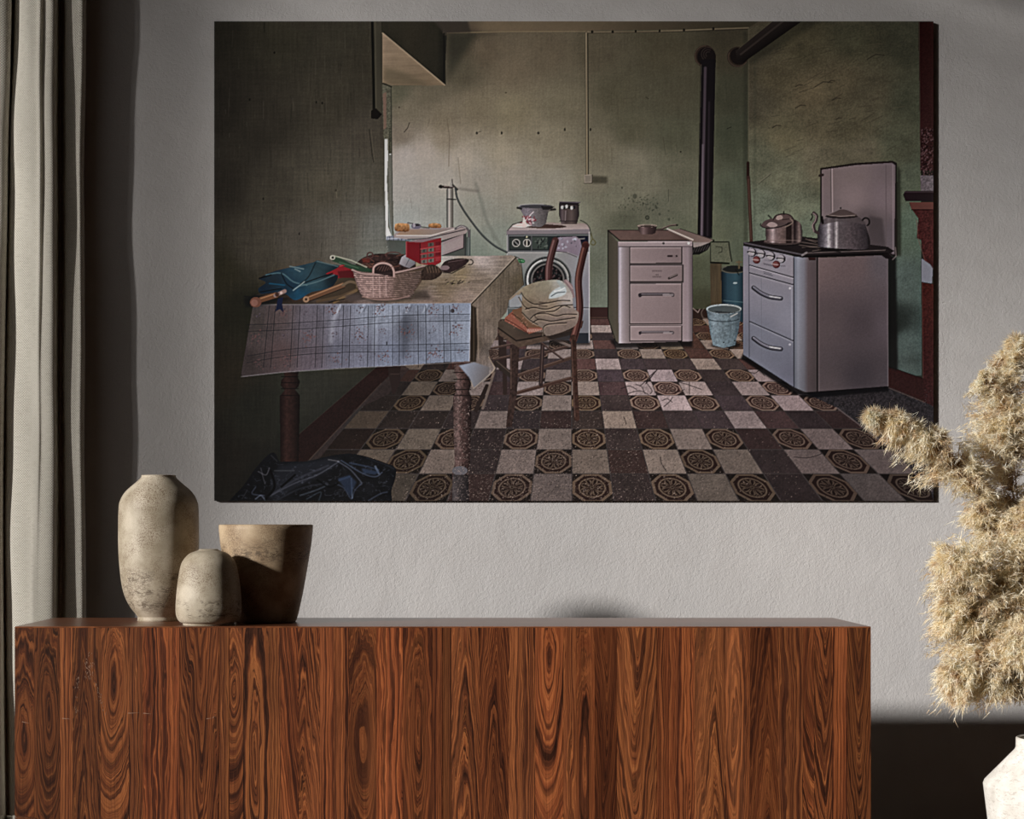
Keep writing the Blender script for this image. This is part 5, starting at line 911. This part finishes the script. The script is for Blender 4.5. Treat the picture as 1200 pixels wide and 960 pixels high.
def pampas_mat():
    m = NT('pampas_fluff', .85, .1); g = m.n('ShaderNodeTexCoord').outputs['Object']
    c = m.mix(m.mr(m.noise(g, 55, 3), .35, .65), C4(248, 230, 190), C4(255, 253, 240)); 
    c = m.mix(m.mr(m.noise(m.map(g, (1, 1, 1), (3, 1, 2)), 26, 4, .65), .50, .66, 0, .7), c, C4(186, 136, 78))  # brown noise patches put dark depth into the plume colour
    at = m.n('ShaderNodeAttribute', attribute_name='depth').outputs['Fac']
    c = m.mix(m.mr(at, 0, .45, .95, 0), c, C4(172, 122, 66)); m.color(c)  # browner towards the stalk: the shaded core is painted in
    tr = m.n('ShaderNodeBsdfTranslucent', ins={'Color': c}); mx = m.n('ShaderNodeMixShader', ins={0: .4}); m.t.links.new(m.b.outputs[0], mx.inputs[1]); m.t.links.new(tr.outputs[0], mx.inputs[2])
    m.t.links.new(mx.outputs[0], m.t.nodes['Material Output'].inputs['Surface']); return m.m
M_pam = pampas_mat(); M_stem = simple('dry_stem', (206, 184, 140), .7)
def plume(pts, t0, rad, label, nb=900, seed=1, droop=.5, hl=.030):
    """pts: px x, px y, distance along the stalk; the plume grows on the part beyond t0; rad in metres"""
    r = np.random.RandomState(seed)
    P = np.array([(X(a, d), d, Z(b, d)) for a, b, d in pts]); sp = spline(P, 14); base = P[0].copy()
    root = empty('pampas_plume', tuple(base), label, 'dried grass', 'pampas plumes in the floor vase')
    bm = bmesh.new(); tube(bm, [p-base for p in sp[:-3:2]], .0035, .0012, 6); obj('stem', bm, M_stem, root)
    n = len(sp); k0 = int(n*t0); core = sp[k0:]; m_ = len(core)
    T_ = np.gradient(core, axis=0); T_ /= np.linalg.norm(T_, axis=1)[:, None]
    nc = max(12, nb//13); cid = r.randint(0, nc, nb)
    tb = np.clip((r.rand(nc)**.9)[cid]+r.normal(size=nb)*.022, 0, 1); ii = tb*(m_-1); i0 = np.clip(ii.astype(int), 0, m_-2); f = (ii-i0)[:, None]
    O = core[i0]*(1-f)+core[i0+1]*f; D = T_[i0]
    prof = np.interp(tb, (0, .15, .45, .8, 1), (.5, .95, 1, .62, .16))
    rv = r.normal(size=(nc, 3)); rv /= np.linalg.norm(rv, axis=1)[:, None]; rv = rv[cid]+r.normal(size=(nb, 3))*.26
    rv -= (rv*D).sum(1)[:, None]*D; rv /= np.linalg.norm(rv, axis=1)[:, None]
    Ln = rad*prof*r.uniform(.55, 1.25, nc)[cid]*r.uniform(.75, 1.15, nb)*1.55
    out = D*.75+rv*.85; out /= np.linalg.norm(out, axis=1)[:, None]
    ns = 12; V = []; dep = []
    for s in range(ns):
        a = (s+.6)/ns; a_ = a+r.uniform(-.03, .03, nb)
        p = O+out*(Ln*a_)[:, None]+np.array([0, 0, -1.0])*(droop*Ln*a_**2)[:, None]
        bd = out+np.array([0, 0, -2*droop*a])
        for rep in range(2):
            hd = bd+r.normal(size=(nb, 3))*.6; hd /= np.linalg.norm(hd, axis=1)[:, None]
            sd_ = np.cross(hd, r.normal(size=(nb, 3))); sd_ /= np.linalg.norm(sd_, axis=1)[:, None]
            L_ = hl*r.uniform(.5, 1.2, nb)*(1.1-.3*a); w_ = r.uniform(.0008, .0017, nb)
            q = p+r.normal(size=(nb, 3))*.0016
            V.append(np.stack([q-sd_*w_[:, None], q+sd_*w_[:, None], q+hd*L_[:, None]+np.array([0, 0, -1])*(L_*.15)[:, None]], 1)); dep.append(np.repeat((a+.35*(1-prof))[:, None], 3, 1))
    V = np.concatenate(V).reshape(-1, 3)-base; dep = np.concatenate(dep).reshape(-1)
    me = bpy.data.meshes.new('plume'); nt = len(V)//3
    me.vertices.add(len(V)); me.vertices.foreach_set('co', V.astype(np.float32).ravel())
    me.loops.add(len(V)); me.loops.foreach_set('vertex_index', np.arange(len(V), dtype=np.int32))
    me.polygons.add(nt); me.polygons.foreach_set('loop_start', np.arange(0, len(V), 3, dtype=np.int32)); me.polygons.foreach_set('loop_total', np.full(nt, 3, np.int32)); me.update(calc_edges=True)
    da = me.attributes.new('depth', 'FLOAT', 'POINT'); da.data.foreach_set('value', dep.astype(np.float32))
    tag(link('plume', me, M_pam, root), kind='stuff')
    return root
B = (1216, 872)
def b(dx, dy=0, d=VY): return (1232+dx, 905+dy, d)
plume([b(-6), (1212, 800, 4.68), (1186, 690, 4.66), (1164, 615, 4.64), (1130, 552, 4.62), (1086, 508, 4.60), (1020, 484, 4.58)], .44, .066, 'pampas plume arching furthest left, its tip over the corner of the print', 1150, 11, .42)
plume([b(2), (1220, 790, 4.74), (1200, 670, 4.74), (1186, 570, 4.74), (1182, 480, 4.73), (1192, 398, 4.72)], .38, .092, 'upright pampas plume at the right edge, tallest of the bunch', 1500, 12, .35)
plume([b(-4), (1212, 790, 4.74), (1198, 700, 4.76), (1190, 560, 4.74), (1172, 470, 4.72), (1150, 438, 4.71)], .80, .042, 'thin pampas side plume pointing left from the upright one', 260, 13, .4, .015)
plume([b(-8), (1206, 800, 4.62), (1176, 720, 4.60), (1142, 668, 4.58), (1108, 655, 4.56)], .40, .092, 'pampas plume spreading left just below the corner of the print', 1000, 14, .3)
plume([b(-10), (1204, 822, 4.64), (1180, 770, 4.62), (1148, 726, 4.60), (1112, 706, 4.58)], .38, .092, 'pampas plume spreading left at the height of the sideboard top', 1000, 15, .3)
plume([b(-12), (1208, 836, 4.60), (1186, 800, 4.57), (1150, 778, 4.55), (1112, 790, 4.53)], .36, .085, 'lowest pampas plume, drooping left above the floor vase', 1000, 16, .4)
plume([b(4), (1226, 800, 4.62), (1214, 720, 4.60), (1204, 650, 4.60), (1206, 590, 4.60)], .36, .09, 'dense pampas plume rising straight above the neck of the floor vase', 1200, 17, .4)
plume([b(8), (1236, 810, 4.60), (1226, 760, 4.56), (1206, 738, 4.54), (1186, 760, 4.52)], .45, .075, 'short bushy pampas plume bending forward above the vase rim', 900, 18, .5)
